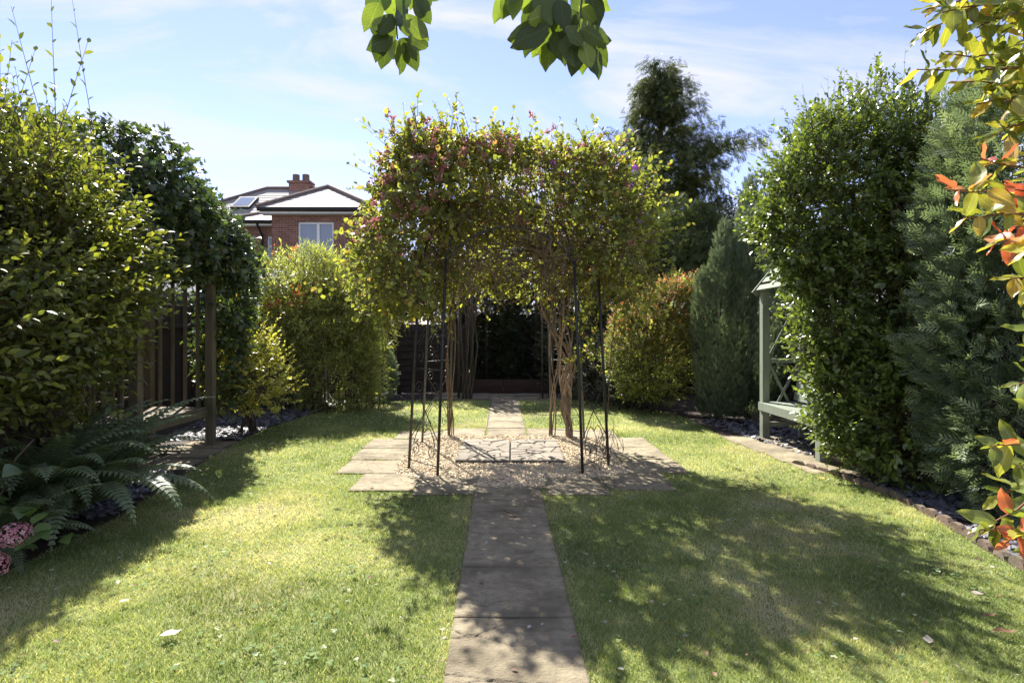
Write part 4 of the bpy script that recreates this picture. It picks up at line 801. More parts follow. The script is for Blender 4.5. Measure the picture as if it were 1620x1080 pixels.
cf = np.array([(.42, 5.75, 3.1), (1.12, 5.95, 3.18), (1.30, 6.0, 3.13), (1.27, 6.05, 2.98), (1.38, 6.1, 2.85), (1.50, 6.3, 2.42), (1.32, 5.9, 2.55), (.5, 5.6, 2.95)])
cl = thing('clematis', 'a few purple clematis blooms threaded through the right of the gazebo climber', 'climber', (1.05, 6.4, 0))
MB().tube([(1.05, 6.4, 0), (1.1, 6.3, 1.2), (1.2, 6.1, 2.2), (1.25, 6.0, 2.95)], .006, .003, 5).build('stem', M['vine_dark'], cl, True)
for c in cf:
    mbf = MB(); fr_ = Vector((random.uniform(-.3, .3), -1, random.uniform(0, .6))).normalized(); u = fr_.orthogonal().normalized(); v = fr_.cross(u)
    for k in range(6):
        a = k * math.pi / 3; r_ = Vector(c); ax = u * math.cos(a) + v * math.sin(a); sd = u * -math.sin(a) + v * math.cos(a); mbf.add([r_, r_ + ax * .022 + sd * .012 + fr_ * .005, r_ + ax * .045, r_ + ax * .022 - sd * .012 + fr_ * .005], [(0, 1, 2, 3)], random.random())
    mbf.build('flower', M['clematis'], cl)
# dry wiry stems and hoop by the right front leg
ws = thing('plant_support', 'thin wire hoops and dry stems between the two right front legs of the gazebo', 'plant support', (.92, 5.75, 0))
mb = MB(); 
for i in range(5):
    c = Vector((.90 + .04 * i, 5.72 + .06 * i, 0)); pts = [c + Vector((.14 * math.sin(a) * (1 if i % 2 else -.8), .05 * math.sin(2 * a), .33 * (1 - math.cos(a)) * .5 * random.uniform(.8, 1.3))) for a in [k * math.pi * 1.5 / 12 for k in range(13)]]; mb.tube(pts, .0028, n=4)
for i in range(8): b = Vector((random.uniform(.82, 1.0), random.uniform(5.65, 5.9), 0)); mb.tube(bend_path(b, b + Vector((random.gauss(0, .08), random.gauss(0, .06), random.uniform(.3, .75))), 6, .05), .0028, .0014, 4)
mb.build('wire', M['iron'], ws, True)

# ================================================================ far arch with climbers
fa = thing('garden_arch', 'slim rustic arch wrapped in bare stems at the far end of the path', 'arch', (-.2, 11.95, 0))
for x in (-1.12, -.86, .64, .86): MB().tube([(x, 11.95, 0), (x * .99, 11.95, 1.2), (x * .98, 11.95, 2.3)], .03 if abs(x) > .8 else .02, n=7).build('post', M['bark'], fa, True)
for (x0, x1) in ((-1.10, .85), (-.85, .62)): MB().tube([(x0 + (x1 - x0) * t, 11.95 + (.0 if x0 < -1 else .05), 2.28 + .4 * math.sin(math.pi * t)) for t in [i / 10 for i in range(11)]], .02, n=6).build('hoop', M['bark'], fa, True)
for z in (.5, 1.0, 1.5, 2.0):
    for x0, x1 in ((-1.12, -.86), (.64, .86)): MB().tube([(x0, 11.95, z), (x1, 11.95, z)], .012, n=5).build('rung', M['bark'], fa, True)
rc = thing('climbing_rose', 'bare woody climber stems running up the left side of the far arch', 'climber', (-.98, 11.9, 0))
for i in range(9): strand((-1.05 + .04 * i * .6, 11.88, 0), (-1.0 + .03 * i, 11.88, 1.1), (-1.0 + random.uniform(-.2, .2), 11.9, 2.5), .02, .09, random.uniform(.3, .8), .02, .011, i * 2.1).build('stem', M['bark'], rc, True)

# ================================================================ timber seat arbour on the left
la = thing('timber_arbour', 'weathered brown timber seat arbour on the left half buried in ivy', 'arbour', (-4.05, 6.35, 0)); OK = M['oak']
for (x, y) in ((-3.735, 7.05), (-4.50, 7.05), (-3.735, 5.65), (-4.50, 5.65)): MB().box((x - .045, y - .045, -.01), (x + .045, y + .045, 2.22), random.random(), 0, .006).build('post', OK, la)
for y in (7.05, 5.65):
    for i in range(4): x = -4.36 + .155 * i; MB().box((x - .016, y - .016, .42), (x + .016, y + .016, 2.14), random.random()).build('slat', OK, la)
    for z in (.40, 2.14): MB().box((-4.455, y - .03, z - .03), (-3.78, y + .03, z + .03), random.random()).build('rail', OK, la)
for i in range(8): y = 5.82 + .15 * i; MB().box((-4.52, y - .016, .52), (-4.49, y + .016, 2.14), random.random()).build('slat', OK, la)
for i in range(8): z = .62 + .2 * i; MB().box((-4.545, 5.7, z - .016), (-4.523, 7.0, z + .016), random.random()).build('slat', OK, la)
for i in range(4): x = -4.40 + .165 * i; MB().box((x, 5.69, .455), (x + .15, 7.0, .482), random.random(), 0, .004).build('seat_board', OK, la)
MB().box((-3.775, 5.70, .36), (-3.745, 7.0, .452), .4).build('seat_rail', OK, la)
for x in (-3.735, -4.50): MB().box((x - .04, 5.4, 2.222), (x + .04, 7.3, 2.33), random.random()).build('beam', OK, la)
for i in range(6): y = 5.5 + .33 * i; MB().box((-4.75, y - .03, 2.333), (-3.5, y + .03, 2.42), random.random()).build('rafter', OK, la)

# ================================================================ green seat arbour on the right
ga = thing('painted_arbour', 'sage green painted seat arbour with crossed lattice sides and pitched top on the right', 'arbour', (3.55, 6.8, 0)); SG = M['sage']
XF, XB, YN, YF = 3.33, 3.81, 6.12, 7.5
for (x, y, w) in ((XF, YF, .045), (XB, YF, .03), (XF, YN, .045), (XB, YN, .03)): MB().box((x - w, y - w, -.01), (x + w, y + w, 1.95), random.random(), 0, .006).build('post', SG, ga)
for y in (YF, YN):
    for z in (.19, 1.02, 1.83): MB().box((XF + .046, y - .02, z - .028), (XB - .031, y + .02, z + .028), random.random()).build('rail', SG, ga)
    for (z0, z1) in ((1.05, 1.80), (.22, .99)):
        for s_, off in ((0, -.008), (1, .008)):
            a = (XF + .05, y + off, z0 if s_ else z1); b = (XB - .035, y + off, z1 if s_ else z0); MB().bar(a, b, .012, .034, (0, 1, 0) if False else (0, 0, 1), random.random()).build('lattice_brace', SG, ga)
for i in range(5): x = 3.285 + .098 * i; MB().box((x, YN - .05, .452), (x + .088, YF + .05, .478), random.random(), 0, .004).build('seat_board', SG, ga)
MB().box((3.262, YN - .03, .372), (3.284, YF + .04, .474), .3).build('seat_rail', SG, ga)
MB().box((3.285, YF - .09, .38), (3.75, YF - .05, .448), .3).build('seat_support', SG, ga)
for i, z in enumerate((.56, .70, .84)): MB().bar((3.70 + .025 * i, YN + .05, z), (3.70 + .025 * i, YF - .06, z), .10, .02, (1, 0, -.18), random.random()).build('back_slat', SG, ga)
for y in (6.35, 6.8, 7.3): MB().bar((3.71, y, .44), (3.80, y, .95), .05, .03, (1, 0, 0), random.random()).build('back_strut', SG, ga)
MB().box((XB - .005, YN + .04, .95), (XB + .025, YF - .035, 1.0), .4).build('rail', SG, ga)
RX, RZ = 3.57, 2.33
for y in (YF + .06, YN - .06):
    MB().bar((3.22, y, 1.90), (RX, y, RZ), .025, .085, (0, 0, 1), random.random()).build('bargeboard', SG, ga); MB().bar((3.92, y, 1.90), (RX, y + .001, RZ - .001), .024, .084, (0, 0, 1), random.random()).build('bargeboard', SG, ga)
for i in range(4):
    t = (i + .3) / 4; MB().bar((3.24 + .32 * t, YN - .04, 1.95 + .42 * t), (3.24 + .32 * t, YF + .04, 1.95 + .42 * t), .085, .016, (-.42, 0, .33), random.random()).build('roof_slat', SG, ga); MB().bar((3.90 - .32 * t, YN - .04, 1.95 + .42 * t), (3.90 - .32 * t, YF + .04, 1.95 + .42 * t), .085, .016, (.42, 0, .33), random.random()).build('roof_slat', SG, ga)

# ================================================================ planting, left side
LH = [((-3.85, 4.2, 1.9), (.80, .8, .95)), ((-3.55, 4.65, 1.66), (.48, .45, .60)), ((-3.75, 4.4, 1.30), (.58, .5, .62)), ((-3.95, 3.4, 1.6), (.85, .8, 1.15)), ((-4.2, 4.7, 2.2), (.7, .7, .85)), ((-3.75, 4.6, 2.1), (.50, .5, .5))]
ne = 26; pe = np.stack([-3.6 + rng.normal(size=ne) * .35, 3.95 + rng.normal(size=ne) * .25, 2.65 + rng.random(ne) * .2], 1); pe[:6, 0] -= .15; de = unit(np.stack([rng.normal(size=ne) * .15 - .05, rng.normal(size=ne) * .2, np.ones(ne)], 1)); le = rng.uniform(.25, .85, ne)
bush('elm_hedge', 'tall arching shrub with small yellow-green oval leaves nearest on the left', 'shrub', (-3.8, 4.2, 0), LH, 4300, 9, .36, .078, T_mid(.26, .12), M['hedge_l'], 300, 9, 52, .35, shell=(.35, 1), gap=.28, gfreq=1.9, lump=.36, zmin=.70, extra=(pe, de, le), stemr=.03, rb=(.05, .95), seed=1)
IV = [((-4.1, 5.5, 1.75), (.45, .22, .55)), ((-3.9, 5.45, 2.2), (.4, .3, .4)), ((-4.35, 5.9, 1.9), (.2, .5, .4)), ((-3.62, 7.3, 2.35), (.3, .35, .35)), ((-4.0, 5.75, 2.45), (.42, .45, .45)), ((-3.85, 6.6, 2.45), (.3, .5, .3)), ((-4.3, 6.2, 2.88), (.75, 1.2, .66)), ((-3.95, 7.05, 2.62), (.45, .55, .55)), ((-3.72, 7.45, 1.95), (.26, .26, .72)), ((-4.55, 5.3, 2.8), (.6, .8, .6)), ((-4.0, 6.2, 2.75), (.5, .9, .45)), ((-3.85, 7.55, 1.1), (.25, .2, .7))]
bush('ivy', 'dark glossy ivy with pale-edged leaves heaped over the timber arbour', 'climber', (-4.3, 7.2, 0), IV, 4600, 6, .22, .085, T_ivy(), M['ivy'], 300, 0, 75, -.25, curve=-.2, shell=(.55, 1), gap=.25, lump=.25, rb=(0, .82), seed=2)
GB = [((-3.78, 7.95, .95), (.45, .42, .58)), ((-3.5, 7.9, .75), (.35, .35, .42)), ((-3.9, 8.0, 1.2), (.3, .3, .35))]
bush('golden_shrub', 'small golden-leaved shrub beside the post of the timber arbour', 'shrub', (-3.7, 7.95, 0), GB, 520, 9, .26, .066, T_ovate(.26, .08), M['gold'], 120, 7, 55, .3, shell=(.3, 1), gap=.35, seed=3)
BB = [((-3.35, 10.3, 1.5), (.85, .6, 1.25)), ((-3.6, 10.4, 2.3), (.75, .5, .6)), ((-2.9, 10.5, 1.7), (.6, .5, .9)), ((-3.2, 10.2, .7), (.75, .5, .7)), ((-2.7, 10.6, 2.2), (.4, .4, .45))]
ne = 50; pe = np.stack([-3.3 + rng.normal(size=ne) * .5, 10.3 + rng.normal(size=ne) * .25, 2.35 + rng.random(ne) * .3], 1); de = unit(np.stack([rng.normal(size=ne) * .25, rng.normal(size=ne) * .2, np.ones(ne)], 1)); le = rng.uniform(.2, .55, ne)
t = bush('bamboo', 'feathery pale green bamboo clump beneath the house window', 'bamboo', (-3.3, 10.4, 0), BB, 3400, 9, .38, .13, T_lance(), M['bamboo'], 0, 0, 50, .5, curve=-.35, shell=(.35, 1.02), gap=.42, gfreq=3.2, lump=.35, extra=(pe, de, le), seed=4)
for i in range(46):
    b = Vector((-3.25 + random.gauss(0, .42), 10.35 + random.gauss(0, .22), 0)); MB().tube(bend_path(b, b + Vector((random.gauss(0, .25), random.gauss(0, .15), random.uniform(1.8, 2.9))), 5, .05), .009, .004, 5).build('cane', M['gold'] if False else M['twig'], t, True)
SP = [((-3.92, 9.5, 2.15), (.34, .3, .55)), ((-3.75, 9.5, 1.55), (.4, .35, .4)), ((-4.25, 9.5, 2.25), (.35, .25, .25))]
sp = bush('sapling', 'slender staked sapling with a few red leaves in front of the bamboo', 'tree', (-3.85, 9.5, 0), SP, 330, 9, .28, .09, T_ovate(.17, .12), M['bamboo'], 80, 0, 50, .3, shell=(.2, 1), gap=.3, seed=5, mat2=M['redleaf'], frac2=lambda p, t: np.where(vnoise(p, 4.2, 4) > .72, .7, .02))
MB().tube([(-3.85, 9.5, 0), (-3.88, 9.5, 1.2), (-3.95, 9.5, 2.4)], .012, .006, 6).build('trunk', M['bark'], sp, True); MB().tube([(-3.79, 9.47, 0), (-3.9, 9.47, 1.5)], .012, .012, 6).build('stake', M['oak'], sp, True)
def conifer(name, lb, base, ells, n, size, mat, seed, up=.8, tm=None, jit=.35, shell=(.7, 1), gap=.12, lump=.12, lfreq=2.5, cat='conifer', rb=(0, 1)):
    t = thing(name, lb, cat, base); pos, dr = crown_points(ells, n, shell, lump, lfreq, seed, gap, 3.0); d = unit(dr + np.array([0, 0, up]) + rng.normal(size=pos.shape) * jit)
    nn = unit(dr + rng.normal(size=pos.shape) * .5); rn = np.clip(rb[0] + (rb[1] - rb[0]) * (.5 * rng.random(n) + .5 * vnoise(pos, 3, seed)), 0, 1)
    scatter_leaves(t, 'foliage', tm or T_spray(3, .06, .4, .1), pos, d, nn, size * rng.uniform(.6, 1.25, n), rn, mat)
    c, r = ells[0]; MB().tube([base, (c[0], c[1], c[2] + r[2] * .8)], .06, .015, 7).build('trunk', M['bark'], t, True); return t
conifer('dwarf_conifer', 'small rounded dark conifer between the bamboo and the brown fence', (-2.75, 11.3, 0), [((-2.95, 11.3, .65), (.33, .33, .68)), ((-2.6, 11.2, .55), (.33, .33, .55)), ((-2.78, 11.4, .9), (.3, .3, .6))], 3600, .11, M['cypress'], 6, .5, shell=(.75, 1), lump=.08)
# fern
fn = thing('fern', 'large dark arching fern spilling over the slate on the left', 'fern', (-3.4, 4.2, 0))
def frond(base, az, L0, el0, drop, wd=.13, name='frond', parent=fn, mat='fern', n=30):
    V = []; Fs = []; A = []; p = Vector(base); el = el0; step = L0 / n; col = random.random(); pts = []
    for i in range(n + 1):
        pts.append(p.copy()); p = p + Vector((math.cos(az) * math.cos(el), math.sin(az) * math.cos(el), math.sin(el))) * step; el -= drop / n * (.5 + 1.2 * i / n)
    for i in range(2, n):
        t = i / n; ax = (pts[i + 1] - pts[i]).normalized(); sd = ax.cross(Vector((0, 0, 1))).normalized(); up = sd.cross(ax); l = wd * math.sin(math.pi * min(1, t * .85 + .16)) ** .75 * (1.15 - .5 * t) * random.uniform(.88, 1.08)
        for s_ in (-1, 1):
            q0 = pts[i]; dv = (sd * s_ * .9 + ax * .38 - up * .06).normalized(); k = len(V); w = step * .44; m1 = q0 + dv * l * .5 + up * .008; tp = q0 + dv * l - up * (.14 * l)
            V += [q0 - ax * w * .6, q0 + ax * w * .6, m1 + ax * w, m1 - ax * w, tp + ax * .001, ]; Fs += [(k, k + 1, k + 2, k + 3), (k + 3, k + 2, k + 4)]; A += [min(1, max(0, col * .6 + random.random() * .4))] * 5
    mb = MB(); mb.V = [tuple(v) for v in V]; mb.F = Fs; mb.A = A; mb.M = [0] * len(Fs); k0 = len(Fs); mb.tube([pts[j] for j in range(0, n + 1, 3)], .005, .0015, 4, .8); return mb.build(name, M[mat], parent)
for i in range(74):
    az = random.uniform(-2.0, 1.2) if i < 36 else random.uniform(0, 6.28); frond((-3.4 + random.gauss(0, .1), 4.2 + random.gauss(0, .12), .06), az, random.uniform(.85, 1.35), random.uniform(.65, 1.3), random.uniform(1.0, 1.8), random.uniform(.13, .18))
fn2 = thing('fern', 'smaller dark fern nearer the camera on the left', 'fern', (-3.2, 3.55, 0))
for i in range(26): frond((-3.2, 3.5, .04), random.uniform(-1.6, 1.6) if i < 12 else random.uniform(0, 6.28), random.uniform(.45, .8), random.uniform(.6, 1.2), random.uniform(.9, 1.6), .10, parent=fn2)
# hydrangea
hy = thing('hydrangea', 'hydrangea with two pink mop heads at the lower left edge', 'shrub', (-2.95, 2.98, 0))
def fsphere(c, r, n, name='flower_head'):
    i = np.arange(n) + .5; ph = np.arccos(1 - 2 * i / n); th = math.pi * (1 + 5 ** .5) * i; dv = np.stack([np.cos(th) * np.sin(ph), np.sin(th) * np.sin(ph), np.cos(ph)], 1)
    TV, TF = T_floret(); tang = unit(np.cross(dv, rng.normal(size=(n, 3)))); Rm = frames(tang, dv + rng.normal(size=dv.shape) * .25); V = np.einsum('nij,vj->nvi', Rm, TV) * (.034 * rng.uniform(.75, 1.25, n))[:, None, None] + (np.array(c) + dv * r * rng.uniform(.9, 1.05, (n, 1)) * [1, 1, .8])[:, None]
    return part(name, V.reshape(-1, 3), (TF[None] + (np.arange(n) * len(TV))[:, None, None]).reshape(-1, 3), M['pink'], hy, None, False, np.repeat(rng.random(n), len(TV)))
for (c, r) in (((-2.62, 3.0, .33), .075), ((-2.68, 2.93, .20), .078)): fsphere(c, r, 62); MB().tube([(-2.95, 2.98, 0), (c[0] - .1, c[1], c[2] - .06), (c[0], c[1], c[2] - .05)], .006, .004, 5).build('stem', M['twig'], hy, True)
n = 60; pp = np.array([-2.95, 3.1, .30]) + rng.normal(size=(n, 3)) * [.22, .2, .16]; pp[:, 2] = np.abs(pp[:, 2]) + .04; dd = unit(rng.normal(size=(n, 3)) * [1, 1, .3] + [.3, -.4, .1])
scatter_leaves(hy, 'foliage', T_ovate(.33, .15), pp, dd, np.tile([0, 0, 1.], (n, 1)) + rng.normal(size=(n, 3)) * .3, .13 * rng.uniform(.7, 1.2, n), rng.random(n), M['bigleaf'], None, 45)
bl = thing('hosta', 'broad plain green leaves low at the left edge above the hydrangea', 'plant', (-3.35, 3.55, 0))
n = 26; pp = np.array([-3.42, 3.5, .55]) + rng.normal(size=(n, 3)) * [.12, .12, .13]; dd = unit(rng.normal(size=(n, 3)) * [1, 1, .3] + [.5, -.5, -.15])
scatter_leaves(bl, 'foliage', T_ovate(.3, .25), pp, dd, np.tile([0, 0, 1.], (n, 1)) + rng.normal(size=(n, 3)) * .3, .15 * rng.uniform(.7, 1.2, n), rng.random(n), M['bigleaf'], None, 34)
stems(bl, (-3.35, 3.55, 0), [tuple(p_) for p_ in pp[:7]], .009, M['twig'])

# ================================================================ planting, far end
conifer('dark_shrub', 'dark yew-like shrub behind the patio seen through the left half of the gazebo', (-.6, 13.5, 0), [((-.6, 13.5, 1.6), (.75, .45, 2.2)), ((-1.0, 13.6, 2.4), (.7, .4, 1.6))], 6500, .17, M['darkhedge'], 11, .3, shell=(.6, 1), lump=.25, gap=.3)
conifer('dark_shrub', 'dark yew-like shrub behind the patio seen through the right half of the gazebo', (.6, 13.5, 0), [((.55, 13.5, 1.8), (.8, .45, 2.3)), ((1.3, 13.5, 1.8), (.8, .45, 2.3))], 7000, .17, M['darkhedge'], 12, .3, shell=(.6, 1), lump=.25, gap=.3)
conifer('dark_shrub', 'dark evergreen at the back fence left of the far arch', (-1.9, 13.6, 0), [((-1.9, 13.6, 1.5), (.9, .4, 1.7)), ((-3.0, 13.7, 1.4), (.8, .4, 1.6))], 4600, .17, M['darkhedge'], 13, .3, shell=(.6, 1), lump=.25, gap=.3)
RT_ = [((2.55, 9.9, 1.25), (.72, .6, 1.0)), ((2.15, 9.8, 1.05), (.5, .5, .8)), ((2.85, 10.0, 1.75), (.5, .45, .7))]
bush('nandina_shrub', 'dense rounded shrub with tiny leaves and orange new tips right of the gazebo', 'shrub', (2.5, 9.9, 0), RT_, 4200, 9, .17, .052, T_small(), M['tipgreen'], 0, 6, 55, .5, shell=(.6, 1), gap=.25, lump=.3, lfreq=2.4, seed=7, mat2=M['redtip'], frac2=lambda p, t: np.clip((t - .5) * 2.0, 0, 1) * np.clip((p[:, 2] - .8) * .6 + .35 * vnoise(p, 2, 3), 0, 1))
bush('dark_bush', 'low dark-leaved bush at the lawn edge beneath the orange-tipped shrub', 'shrub', (1.9, 11.0, 0), [((1.9, 11.1, .6), (.8, .5, .7)), ((2.3, 10.4, .4), (.6, .35, .45)), ((1.2, 12.2, .8), (.6, .4, .8))], 1300, 8, .2, .07, T_small(), M['darkhedge'], 0, 5, 60, .2, gap=.2, seed=8)
conifer('cypress', 'blue-green upright cypress, nearer and broader of the pair right of the gazebo', (3.32, 9.15, 0), [((3.36, 9.15, 1.1), (.42, .42, 1.3)), ((3.42, 9.15, 1.9), (.22, .22, 1.35)), ((3.10, 9.1, 1.4), (.2, .24, 1.05)), ((3.25, 8.95, 1.5), (.2, .22, 1.2)), ((3.6, 9.0, 1.6), (.2, .22, 1.15)), ((3.5, 8.9, 1.1), (.22, .2, 1.0))], 10000, .12, M['cypress'], 14, 1.5, shell=(.78, 1), lump=.10, gap=.12, jit=.22)
conifer('cypress', 'blue-green upright cypress, taller of the pair and closest to the green arbour', (3.85, 9.3, 0), [((3.85, 9.3, 1.4), (.42, .42, 1.5)), ((3.88, 9.3, 2.45), (.22, .24, 1.45)), ((4.2, 9.3, 1.6), (.3, .3, 1.4)), ((3.72, 9.1, 1.9), (.18, .2, 1.35)), ((4.05, 9.1, 2.0), (.2, .2, 1.45)), ((3.95, 8.95, 1.2), (.25, .2, 1.1))], 10000, .12, M['cypress'], 15, 1.5, shell=(.78, 1), lump=.10, gap=.12, jit=.22)
def cedar():
    t = thing('cedar_tree', 'tall open evergreen with drooping sprays rising behind the gazebo on the right', 'tree', (4.25, 16, 0))
    MB().tube([(4.25, 16, 0), (4.22, 16, 3), (4.2, 16, 6), (4.15, 16, 8.8)], .20, .03, 9).build('trunk', M['bark'], t, True)
    prof = [(2.2, 2.2), (3.2, 2.2), (4.0, 2.1), (4.8, 1.95), (5.6, 1.8), (6.4, 1.35), (7.2, .92), (8.0, .62), (8.5, .40), (9.0, .2)]; mbb = MB(); Pn = []; Dn = []; Nn = []
    z = 2.2
    while z < 8.75:
        r = np.interp(z, [a for a, b in prof], [b for a, b in prof])
        for k in range(random.choice((4, 5, 6))):
            az = random.uniform(0, 6.28); sx = 1.25 if math.cos(az) > .3 and 4.4 < z < 7 else (.95 if math.cos(az) < 0 else 1.0); L_ = r * sx * random.uniform(.6, 1.15) + .1; up = .38 + .05 * (z - 5)
            a = Vector((4.2, 16, z)); e = a + Vector((math.cos(az) * L_, math.sin(az) * L_, up * L_ * random.uniform(.4, 1.1))); pts = bend_path(a, e, 6, .08, .06 * L_); mbb.tube(pts, .028 * (1.2 - z / 12), .005, 5, random.random())
            for s_ in range(int(10 + 26 * L_)):
                tq = random.uniform(.18, 1.03); c = a.lerp(e, tq) + Vector((0, 0, .06 * L_ * math.sin(math.pi * min(tq, 1)))); sd = Vector((-math.sin(az), math.cos(az), 0)) * random.uniform(-1, 1) * (.12 + .30 * (1 - tq) * L_)
                c = c + sd + Vector((0, 0, random.gauss(0, .06))); Pn.append(c); dv = Vector((math.cos(az), math.sin(az), 0)) * .55 + sd.normalized() * .45 + Vector((0, 0, random.uniform(-1.1, .05))); Dn.append(dv)
        z += random.uniform(.12, .2)
    mbb.build('limbs', M['bark'], t, True, 'stuff'); Pn = np.array(Pn); Dn = np.array(Dn); n = len(Pn)
    Pn = np.repeat(Pn, 3, 0) + rng.normal(size=(3 * n, 3)) * .09; Dn = unit(np.repeat(unit(Dn), 3, 0) + rng.normal(size=(3 * n, 3)) * .35); n *= 3
    scatter_leaves(t, 'foliage', T_spray(4, .05, .42, .35), Pn, Dn, np.tile([0, 0, 1.], (n, 1)) + rng.normal(size=(n, 3)) * .5, .22 * rng.uniform(.5, 1.3, n), np.clip(.6 * rng.random(n) + .4 * vnoise(Pn, 1.5, 3), 0, 1), M['cedar'])
cedar()
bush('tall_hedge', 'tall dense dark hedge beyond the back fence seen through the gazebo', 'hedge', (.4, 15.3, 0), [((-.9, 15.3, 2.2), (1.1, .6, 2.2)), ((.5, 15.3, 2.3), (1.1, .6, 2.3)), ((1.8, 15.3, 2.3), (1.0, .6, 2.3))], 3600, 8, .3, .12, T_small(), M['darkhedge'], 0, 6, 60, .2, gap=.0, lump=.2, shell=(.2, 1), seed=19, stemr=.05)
conifer('background_conifer', 'dark bushy conifer filling the gap below the tall evergreen', (3.9, 13.2, 0), [((3.5, 13.0, 2.2), (1.0, .8, 2.0)), ((4.3, 13.4, 2.7), (1.0, .7, 1.7)), ((2.6, 13.2, 1.9), (.8, .6, 1.6))], 9000, .24, M['cedar'], 16, .1, T_spray(4, .05, .42, .3), .5, shell=(.7, 1), lump=.3, gap=.3, rb=(0, .8))
bush('background_tree', 'distant leafy tree crown showing above the cypresses', 'tree', (6.0, 15, 0), [((5.7, 15, 3.7), (1.0, .8, 1.1)), ((6.7, 15, 3.6), (1.0, .8, 1.2)), ((5.0, 15.3, 3.2), (.9, .7, 1.3))], 1800, 8, .3, .10, T_small(), M['darkhedge'], 0, 6, 60, .2, gap=.35, lump=.35, seed=9, stemr=.06)

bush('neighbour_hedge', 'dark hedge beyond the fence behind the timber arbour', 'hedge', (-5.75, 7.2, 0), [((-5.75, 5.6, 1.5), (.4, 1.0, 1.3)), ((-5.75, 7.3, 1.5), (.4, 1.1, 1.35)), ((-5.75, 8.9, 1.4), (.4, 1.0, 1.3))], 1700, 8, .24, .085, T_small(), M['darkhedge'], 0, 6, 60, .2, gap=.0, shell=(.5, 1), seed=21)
# ================================================================ planting, right side
bush('boundary_hedge', 'dark hedge against the fence behind the green arbour', 'hedge', (4.6, 7.8, 0), [((4.6, 7.0, 1.4), (.45, 1.3, 1.5)), ((4.65, 8.6, 1.5), (.5, 1.2, 1.7)), ((4.7, 5.8, 1.6), (.45, 1.0, 1.7))], 2400, 8, .22, .07, T_small(), M['darkhedge'], 0, 6, 60, .2, gap=.12, shell=(.6, 1), seed=10)
PV = [((3.42, 5.85, 2.65), (.82, .62, .95)), ((3.5, 5.65, 1.5), (.62, .5, 1.0)), ((3.05, 5.9, 2.36), (.42, .4, .52)), ((3.55, 5.5, .62), (.52, .42, .62)), ((3.95, 6.0, 3.1), (.75, .6, .70)), ((3.3, 5.9, 3.05), (.5, .45, .5)), ((4.1, 5.5, 2.1), (.45, .45, 1.4)), ((3.70, 5.2, 1.6), (.5, .45, 1.3)), ((3.6, 5.15, .6), (.4, .35, .6)), ((3.25, 5.55, 1.5), (.33, .3, .5)), ((3.35, 5.5, .75), (.38, .33, .6))]
ne = 46; pe = np.stack([rng.uniform(2.9, 4.6, ne), 5.85 + rng.normal(size=ne) * .2, 3.2 + rng.random(ne) * .3], 1); pe[:, 2] -= np.abs(pe[:, 0] - 4.0) * .3; de = unit(np.stack([rng.normal(size=ne) * .18, rng.normal(size=ne) * .2, np.ones(ne)], 1)); le = rng.uniform(.35, .85, ne)
bush('privet', 'tall glossy-leaved hedge shrub with upright shoots in front of the green arbour', 'shrub', (3.6, 5.7, 0), PV, 6200, 9, .25, .074, T_mid(.27, .06), M['privet'], 300, 9, 55, .35, shell=(.45, 1), gap=.2, gfreq=1.8, lump=.32, extra=(pe, de, le), stemr=.025, seed=11)
conifer('leylandii', 'large feathery grey-green conifer beside the glossy shrub on the right', (4.05, 4.4, 0), [((4.08, 4.35, 1.2), (.85, .75, 1.3)), ((4.08, 4.35, 2.2), (.8, .75, 1.15)), ((4.2, 4.4, 2.9), (.6, .6, .7)), ((3.85, 4.2, .6), (.6, .6, .6))], 11500, .16, M['ley'], 17, .25, T_spray(5, .045, .42, .2), .35, shell=(.72, 1), lump=.22, gap=.2, lfreq=3)
# photinia hanging in from the right
ph_ = thing('photinia', 'photinia with large yellow, orange and red leaves hanging in from the right edge', 'shrub', (1.95, 1.75, 0))
main = [(1.95, 1.75, 0), (1.85, 1.7, .7), (1.72, 1.6, 1.5), (1.62, 1.5, 2.4)]
MB().tube(main, .028, .01, 8).build('trunk', M['bark'], ph_, True); MB().tube([(1.95, 1.75, 0), (1.95, 1.6, .9), (1.9, 1.5, 1.8), (1.8, 1.45, 2.7)], .024, .01, 8).build('trunk', M['bark'], ph_, True)
TIPS = [(1490, 20, 1.42), (1545, 45, 1.5), (1600, 25, 1.4), (1500, 85, 1.5), (1560, 105, 1.42), (1615, 100, 1.5), (1590, 160, 1.4), (1545, 165, 1.55), (1635, 180, 1.45), (1575, 215, 1.5), (1630, 240, 1.4), (1450, 55, 1.5), (1655, 60, 1.4), (1520, 130, 1.6),
        (1500, 300, 1.36), (1525, 345, 1.42), (1550, 250, 1.45), (1605, 300, 1.5), (1590, 340, 1.38), (1645, 330, 1.45), (1570, 385, 1.5), (1625, 400, 1.4), (1660, 450, 1.4), (1598, 440, 1.55),
        (1620, 520, 1.38), (1650, 560, 1.45), (1600, 610, 1.42), (1645, 650, 1.4), (1565, 705, 1.36), (1610, 740, 1.4), (1640, 790, 1.38), (1575, 790, 1.5), (1590, 860, 1.36), (1640, 870, 1.45), (1550, 845, 1.4), (1660, 720, 1.5),
        (1700, 300, 1.5), (1700, 100, 1.5), (1690, 500, 1.5), (1700, 800, 1.5), (1720, 650, 1.5), (1720, 420, 1.5), (1700, 200, 1.4), (1580, 60, 1.7), (1465, 15, 1.6), (1530, 15, 1.45), (1570, 20, 1.55), (1620, 60, 1.35), (1590, 100, 1.6), (1525, 70, 1.55), (1600, 200, 1.55), (1560, 140, 1.65), (1630, 150, 1.5), (1640, 210, 1.6), (1450, 110, 1.6), (1610, 130, 1.45), (1600, 360, 1.6), (1560, 320, 1.65), (1620, 270, 1.7), (1640, 130, 1.7)]
Pp = []; Dd = []; Nn = []; Ss = []; Mi = []; Rr = []
NODES = []
